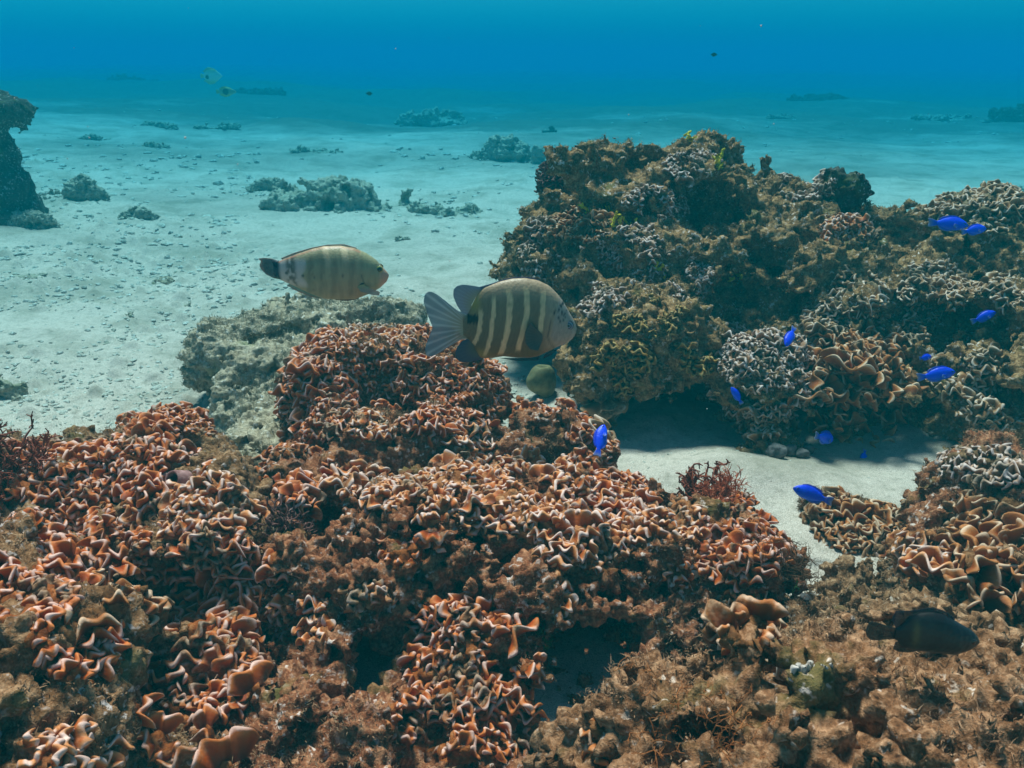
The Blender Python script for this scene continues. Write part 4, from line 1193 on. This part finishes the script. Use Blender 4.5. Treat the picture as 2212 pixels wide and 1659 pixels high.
def wt_paint(X, Y, u, t):
    c = np.tile(np.array([.014, .022, .045]), (X.size, 1))
    c = lerp(c, (.42, .17, .12), np.clip((t - .80 + (n2(X, Y, .04) - .5) * .25) / .12, 0, 1) * (.35 + .65 * np.exp(-((u - .35) / .25) ** 2)))
    return lerp(c, (.18, .25, .12), np.clip((u - .8) * 4, 0, .5))
fin([(505, 385), (485, 440), (480, 500), (490, 560), (510, 605)], [(510, 383), (420, 352), (340, 343), (262, 350), (300, 382), (272, 430), (288, 480), (340, 545), (430, 595), (510, 612)], wt_paint, SC, cx_, cy_, 'tail_fin', M_fin, wr, 70, 20, 40)
fin([(560, 372), (700, 325), (900, 265), (1100, 228), (1300, 226), (1450, 262)], [(535, 352), (690, 292), (900, 234), (1100, 200), (1300, 198), (1450, 245)],
    lambda X, Y, u, t: np.clip(lerp(lerp(np.tile(np.array([.24, .24, .17]), (X.size, 1)), (.44, .16, .10), np.clip(t * 2.4 - 1.1, 0, 1)), (.12, .12, .09), np.abs(np.sin(u * 60)) ** 6 * .5), 0, 1), SC, cx_, cy_, 'dorsal_fin', M_fin, wr, 90, 8, 16)
fin([(620, 668), (700, 712), (850, 792), (980, 852)], [(572, 684), (690, 762), (850, 836), (985, 872)],
    lambda X, Y, u, t: np.clip(lerp(np.tile(np.array([.22, .30, .20]), (X.size, 1)), (.46, .14, .10), np.clip(t * 2.2 - 1.1, 0, 1)), 0, 1), SC, cx_, cy_, 'anal_fin', M_fin, wr, 50, 8, 16)
fin([(1445, 700), (1470, 670), (1510, 665), (1545, 690)], [(1480, 742), (1600, 785), (1700, 800), (1712, 755)], ray_paint((.55, .33, .20), (.62, .46, .16), (.55, .32, .22), 9, (.72, .46, .30), .5), SC, cx_, cy_, 'pectoral_fin', M_fin, wr, 40, 14, 8, splay=55, off=152)
fin([(1480, 660), (1500, 650), (1530, 652)], [(1440, 705), (1460, 690), (1490, 680)], lambda X, Y, u, t: np.tile(np.array([.03, .025, .015]), (X.size, 1)), SC, cx_, cy_, 'fin_base', M_fin, wr, 12, 5, 6, off=158)
fin([(1150, 870), (1300, 876), (1440, 868)], [(1160, 886), (1300, 900), (1400, 884)], lambda X, Y, u, t: np.tile(np.array([.16, .09, .06]), (X.size, 1)), SC, cx_, cy_, 'chin_shade', M_fin, wr, 30, 5, 12, off=20)
eye(1716, 502, 40, 76, SC, cx_, cy_, wr, [(.5, (.008, .01, .008)), (.78, (.06, .09, .05)), (1.0, (.34, .36, .07))])

# --- black damselfish
def depth_free(px, py, clear, cap=9.0):
    l, n, d = hit(px, py)
    if d is None: d = float(np.linalg.norm(G(px, py) - np.array(CAMV)))
    dist = min((d if d is not None else cap) - clear, cap)
    return np.array(CAMV) + np.array(ray(px, py)) * dist, dist
pc, dist = depth_free(1995, 1365, .085, .80)
cdep = proj(pc)[2]
SC = (4000 / 2212) ** -1 / 3.687 * HFOV_T / 1106 * cdep
bd = fish_root('black_damselfish', 'black damselfish with a faint yellow bar over the tan rubble rock', 'fish', pc, 0, 0)
cx_, cy_ = 1100, 760
def bd_paint(X, Y, L):
    c = np.tile(np.array([.010, .011, .013]), (X.size, 1))
    k = np.exp(-((X - 955 - (Y - 750) * .06) / 48) ** 2) * np.clip((Y - 480) / 140, 0, 1) * np.clip((1020 - Y) / 200, 0, 1)
    c = lerp(c, (.17, .14, .045), k * .8)
    c = lerp(c, (.035, .033, .028), np.exp(-((X - 1050) / 160) ** 2) * .5)
    return c
body([(690, 690), (760, 640), (850, 480), (1000, 420), (1150, 400), (1300, 430), (1450, 520), (1600, 620), (1720, 690), (1830, 765), (1900, 850), (1945, 940)],
     [(690, 880), (760, 920), (850, 1040), (1000, 1075), (1150, 1085), (1350, 1110), (1600, 1140), (1780, 1075), (1880, 1005), (1930, 965), (1945, 945)],
     [(690, 26), (800, 60), (1000, 120), (1300, 170), (1550, 165), (1750, 115), (1880, 60), (1945, 5)], 690, 1945, bd_paint, SC, cx_, cy_, 'body', M_fish, bd, 120, 44)
dk = lambda a, b_: ray_paint(a, (.010, .011, .013), b_, 9, (.05, .05, .05), .25)
fin([(720, 690), (700, 760), (705, 830), (720, 885)], [(690, 690), (560, 650), (420, 600), (305, 575), (268, 660), (262, 760), (300, 850), (370, 905), (520, 900), (690, 880)], dk((.022, .022, .022), (.06, .055, .045)), SC, cx_, cy_, 'tail_fin', M_fin, bd, 60, 14, 14)
fin([(780, 640), (860, 500), (1000, 425), (1180, 400), (1350, 450), (1500, 550)], [(690, 690), (605, 560), (640, 400), (830, 395), (960, 380), (1060, 350), (1200, 350), (1330, 395), (1500, 520)], dk((.016, .017, .022), (.035, .035, .06)), SC, cx_, cy_, 'dorsal_fin', M_fin, bd, 90, 12, 14)
fin([(770, 930), (850, 1030), (1000, 1065), (1080, 1075)], [(720, 930), (705, 1060), (800, 1110), (960, 1122), (1090, 1085)], dk((.014, .015, .016), (.02, .02, .022)), SC, cx_, cy_, 'anal_fin', M_fin, bd, 50, 10, 12)
fin([(1480, 1120), (1420, 1110), (1360, 1105)], [(1500, 1170), (1380, 1165), (1270, 1125)], dk((.012, .012, .013), (.016, .016, .018)), SC, cx_, cy_, 'chin_shade', M_fin, bd, 24, 8, 10, off=50)
eye(1790, 860, 44, 92, SC, cx_, cy_, bd, [(.5, (.004, .004, .004)), (.8, (.02, .02, .022)), (1.0, (.035, .035, .04))])

# --- electric blue damselfish: one built with its parts, the others are copies of it and of each part
SC = .0005
BT = [(-38, -5), (-30, -9), (-18, -15), (0, -20), (18, -20), (32, -16), (42, -10), (49, -3), (51, 0)]
BB = [(-38, 5), (-30, 8), (-18, 13), (0, 17), (18, 17), (32, 14), (42, 9), (49, 4), (51, 1)]
def bl_paint(X, Y, L):
    c = np.tile(np.array([.008, .06, 1.0]), (X.size, 1))
    c = lerp(c, (.004, .012, .55), np.clip((-Y - 11) / 8, 0, .7))
    c = lerp(c, (.02, .13, .95), np.clip((Y - 4) / 12, 0, .6))
    c = lerp(c, (.004, .006, .10), np.exp(-((Y + 4 - (X - 36) * .2) / 1.6) ** 2) * (X > 34) * .8)
    return c * (1 + (n2(X, Y, .5) - .5)[:, None] * .25)
blue0 = fish_root('blue_damselfish', 'x', 'fish', (0, 0, 0), 0, 0, 0, 'small electric blue damselfish around the reef')
body(BT, BB, [(-38, 2), (-20, 5.5), (0, 9), (20, 9.5), (38, 6.5), (48, 3), (51, .6)], -38, 51, bl_paint, SC, 0, 0, 'body', M_fish, blue0, 60, 28)
bp = lambda a, b_: ray_paint(a, (.006, .04, .85), b_, 6, (.05, .12, .9), .3)
fin([(-34, -5), (-36, 0), (-34, 5)], [(-36, -6), (-48, -11), (-62, -14), (-58, 0), (-62, 12), (-48, 10), (-36, 6)], bp((.03, .09, .70), (.30, .30, .36)), SC, 0, 0, 'tail_fin', M_fin, blue0, 30, 8, 1.2)
fin([(-26, -9), (-8, -17), (14, -19), (28, -16)], [(-32, -12), (-22, -19), (-4, -24), (16, -24), (30, -18)], bp((.004, .02, .60), (.01, .02, .40)), SC, 0, 0, 'dorsal_fin', M_fin, blue0, 30, 6, 1.2)
fin([(-28, 7), (-14, 13), (4, 15)], [(-33, 9), (-24, 18), (-8, 21), (8, 18)], bp((.02, .09, .75), (.22, .26, .60)), SC, 0, 0, 'anal_fin', M_fin, blue0, 24, 6, 1.2)
fin([(20, 2), (20, 8)], [(6, 1), (3, 8), (10, 13)], bp((.06, .12, .85), (.25, .30, .70)), SC, 0, 0, 'pectoral_fin', M_fin, blue0, 16, 6, .8, splay=5, off=9.5)
eye(40, -2, 3.4, 4.6, SC, 0, 0, blue0, [(.6, (.003, .003, .01)), (1.0, (.05, .14, .8))])
BLUES = [  # px, py, pixel length, heading on screen (deg, 0 = head to +x), turn about the vertical, clearance, label
    (1752, 1068, 92, 160, 0, 0.10, 'blue damselfish with a pale tail over the lone gully rock'),
    (1782, 946, 81, -12, 42, 0.11, 'plump blue damselfish facing the lettuce coral, turned half away'),
    (1298, 948, 81, 74, 30, 0.10, 'upright blue damselfish at the sand end of the saddle'),
    (1590, 853, 44, 122, 0, 0.08, 'little blue damselfish at the base of the pale cauliflower dome'),
    (1706, 729, 57, 238, 25, 0.10, 'blue damselfish nose down in the dark cleft of the outcrop'),
    (2000, 772, 39, 8, 25, 0.09, 'tiny blue damselfish just above the long level one'),
    (2026, 809, 85, 9, 0, 0.10, 'long level blue damselfish by the picture edge'),
    (2052, 484, 88, -4, 0, 0.10, 'blue damselfish leading the pair high on the outcrop'),
    (2106, 497, 63, 10, 10, 0.10, 'smaller blue damselfish of the pair high on the outcrop'),
    (2127, 684, 59, 22, 0, 0.10, 'blue damselfish slanting up over dark shade near the picture edge'),
    (1866, 990, 44, 248, 30, 0.08, 'blue damselfish hiding under the drooping lettuce coral plates'),
]
kids = list(blue0.children)
for i, (px, py, ln, hd, turn, clear, lab) in enumerate(BLUES):
    if i == 0: o = blue0
    else:
        o = blue0.copy(); COL.objects.link(o)
        for ch in kids:
            c2 = ch.copy(); COL.objects.link(c2); c2.parent = o
    loc, dist = depth_free(px, py, clear)
    cdep = proj(loc)[2]
    s_ = ln * HFOV_T / 1106 * cdep / (113 * SC)
    Mr = Matrix.Rotation(R(90) - PITCH, 4, 'X')                     # view-aligned frame: x right, y up, z to the viewer
    flip = 90 < (hd % 360) < 270
    Rz = Matrix.Rotation(R(hd), 4, 'Z')
    base = Matrix(((1, 0, 0, 0), (0, 0, 1, 0), (0, -1, 0, 0), (0, 0, 0, 1)))   # fish x->x, fish z->y, fish y->-z
    if flip: base = Matrix.Rotation(math.pi, 4, 'X') @ base                    # keep the back uppermost
    tw = Matrix.Rotation(R(turn), 4, 'Z')
    o.matrix_world = Matrix.Translation(Vector(loc)) @ Mr @ Rz @ base @ tw @ Matrix.Scale(s_, 4)
    o['label'] = lab

# --- two butterflyfish and two dark specks far out
def far_fish(name, label, px, py, ln, Y, c1, c2, spot, aspect, head=1, group=None):
    pc = P(px, py, Y); cdep = proj(pc)[2]
    s_ = ln * HFOV_T / 1106 * cdep / 100
    o = fish_root(name, label, 'fish', pc, 0 if head > 0 else 180, 0, 0, group)
    a = aspect
    def pt(X, Y_, L):
        c = lerp(np.tile(np.array(c1), (X.size, 1)), c2, np.clip((np.abs(Y_) - 14 * a) / (14 * a), 0, 1))
        if spot: c = lerp(c, (.004, .004, .006), 1 - np.clip((np.hypot(X - spot[0], Y_ - spot[1]) - spot[2]) / 3, 0, 1))
        return c
    body([(-40, -5), (-30, -22 * a), (-10, -36 * a), (12, -34 * a), (30, -20 * a), (42, -7), (50, 0)], [(-40, 5), (-30, 22 * a), (-10, 34 * a), (12, 33 * a), (30, 18 * a), (42, 7), (50, 1)],
         [(-40, 2), (0, 10), (30, 7), (50, 1)], -40, 50, pt, s_, 0, 0, 'body', M_fish, o, 40, 24)
    pf = lambda X, Y_, u, t: np.tile(np.array(c2), (X.size, 1))
    fin([(-38, -5), (-40, 0), (-38, 5)], [(-42, -8), (-55, -12), (-54, 0), (-55, 12), (-42, 8)], pf, s_, 0, 0, 'tail_fin', M_fin, o, 14, 5, 1.5)
    fin([(-32, -18 * a), (-8, -34 * a), (20, -28 * a)], [(-42, -22 * a), (-14, -44 * a), (20, -33 * a)], pf, s_, 0, 0, 'dorsal_fin', M_fin, o, 16, 5, 1.5)
    fin([(-32, 18 * a), (-8, 33 * a), (12, 32 * a)], [(-42, 22 * a), (-14, 43 * a), (14, 35 * a)], pf, s_, 0, 0, 'anal_fin', M_fin, o, 16, 5, 1.5)
    return o
far_fish('butterflyfish', 'pale whitish butterflyfish with a dark rear spot far over the sand', 458, 164, 46, 8.0, (.85, .85, .72), (.75, .72, .35), (-22, 6, 8), .92)
far_fish('butterflyfish', 'dark spotted yellowish butterflyfish below the pale one far over the sand', 490, 198, 42, 7.0, (.35, .36, .22), (.50, .45, .10), (-4, 0, 15), .62)
far_fish('dark_fish', 'tiny dark fish speck high in open blue water', 1543, 118, 14, 4.5, (.01, .01, .012), (.01, .01, .012), None, .7)
far_fish('dark_fish', 'tiny dark fish speck above the hazy blue mound', 797, 202, 14, 5.0, (.01, .01, .012), (.01, .01, .012), None, .7, -1)

n_ = 120
px, py, dd_ = rng.uniform(-200, 2400, n_), rng.uniform(-100, 1500, n_), rng.uniform(.5, 3.5, n_)
mb = MB()
for a_, b_, c_ in zip(px, py, dd_):
    q = np.array(CAMV) + np.array(ray(a_, b_)) * c_
    if q[2] < .05 or (hit(a_, b_)[2] or 9) < c_: continue
    mb.add(ICO_V * rng.uniform(.0003, .0007) * (1 + rng.normal(0, .25, (12, 1))) + q, ICO_F)
V, F = mb.get()
o = mesh_np('suspended_particles', V, F, M_white)
tag(o, 'tiny pale specks drifting in the water', 'particles', None, 'stuff')

# ------------------------------------------------------------------ the water itself: one closed box of even density
hv = np.array([(x, y, z) for x in (-60, 60) for y in (-12, 90) for z in (-1.6, 1.4)], float)
hf = np.array([(0, 1, 3, 2), (4, 6, 7, 5), (0, 4, 5, 1), (2, 3, 7, 6), (0, 2, 6, 4), (1, 5, 7, 3)])
hm = bpy.data.materials.new('water_haze')
hm.use_nodes = True
hn = hm.node_tree
for n_ in list(hn.nodes):
    if n_.type != 'OUTPUT_MATERIAL': hn.nodes.remove(n_)
pv = hn.nodes.new('ShaderNodeVolumePrincipled')
pv.inputs['Density'].default_value = .37
pv.inputs['Color'].default_value = (.001, 0.0946, 0.1095, 1)
pv.inputs['Absorption Color'].default_value = (0.0, 0.5931, 0.8851, 1)
pv.inputs['Anisotropy'].default_value = 0.0
hn.links.new(pv.outputs[0], hn.nodes['Material Output'].inputs['Volume'])
hz = mesh_np('haze', hv, hf, hm, None, False)
hz['kind'] = 'stuff'
hz['label'] = 'clear blue sea water'
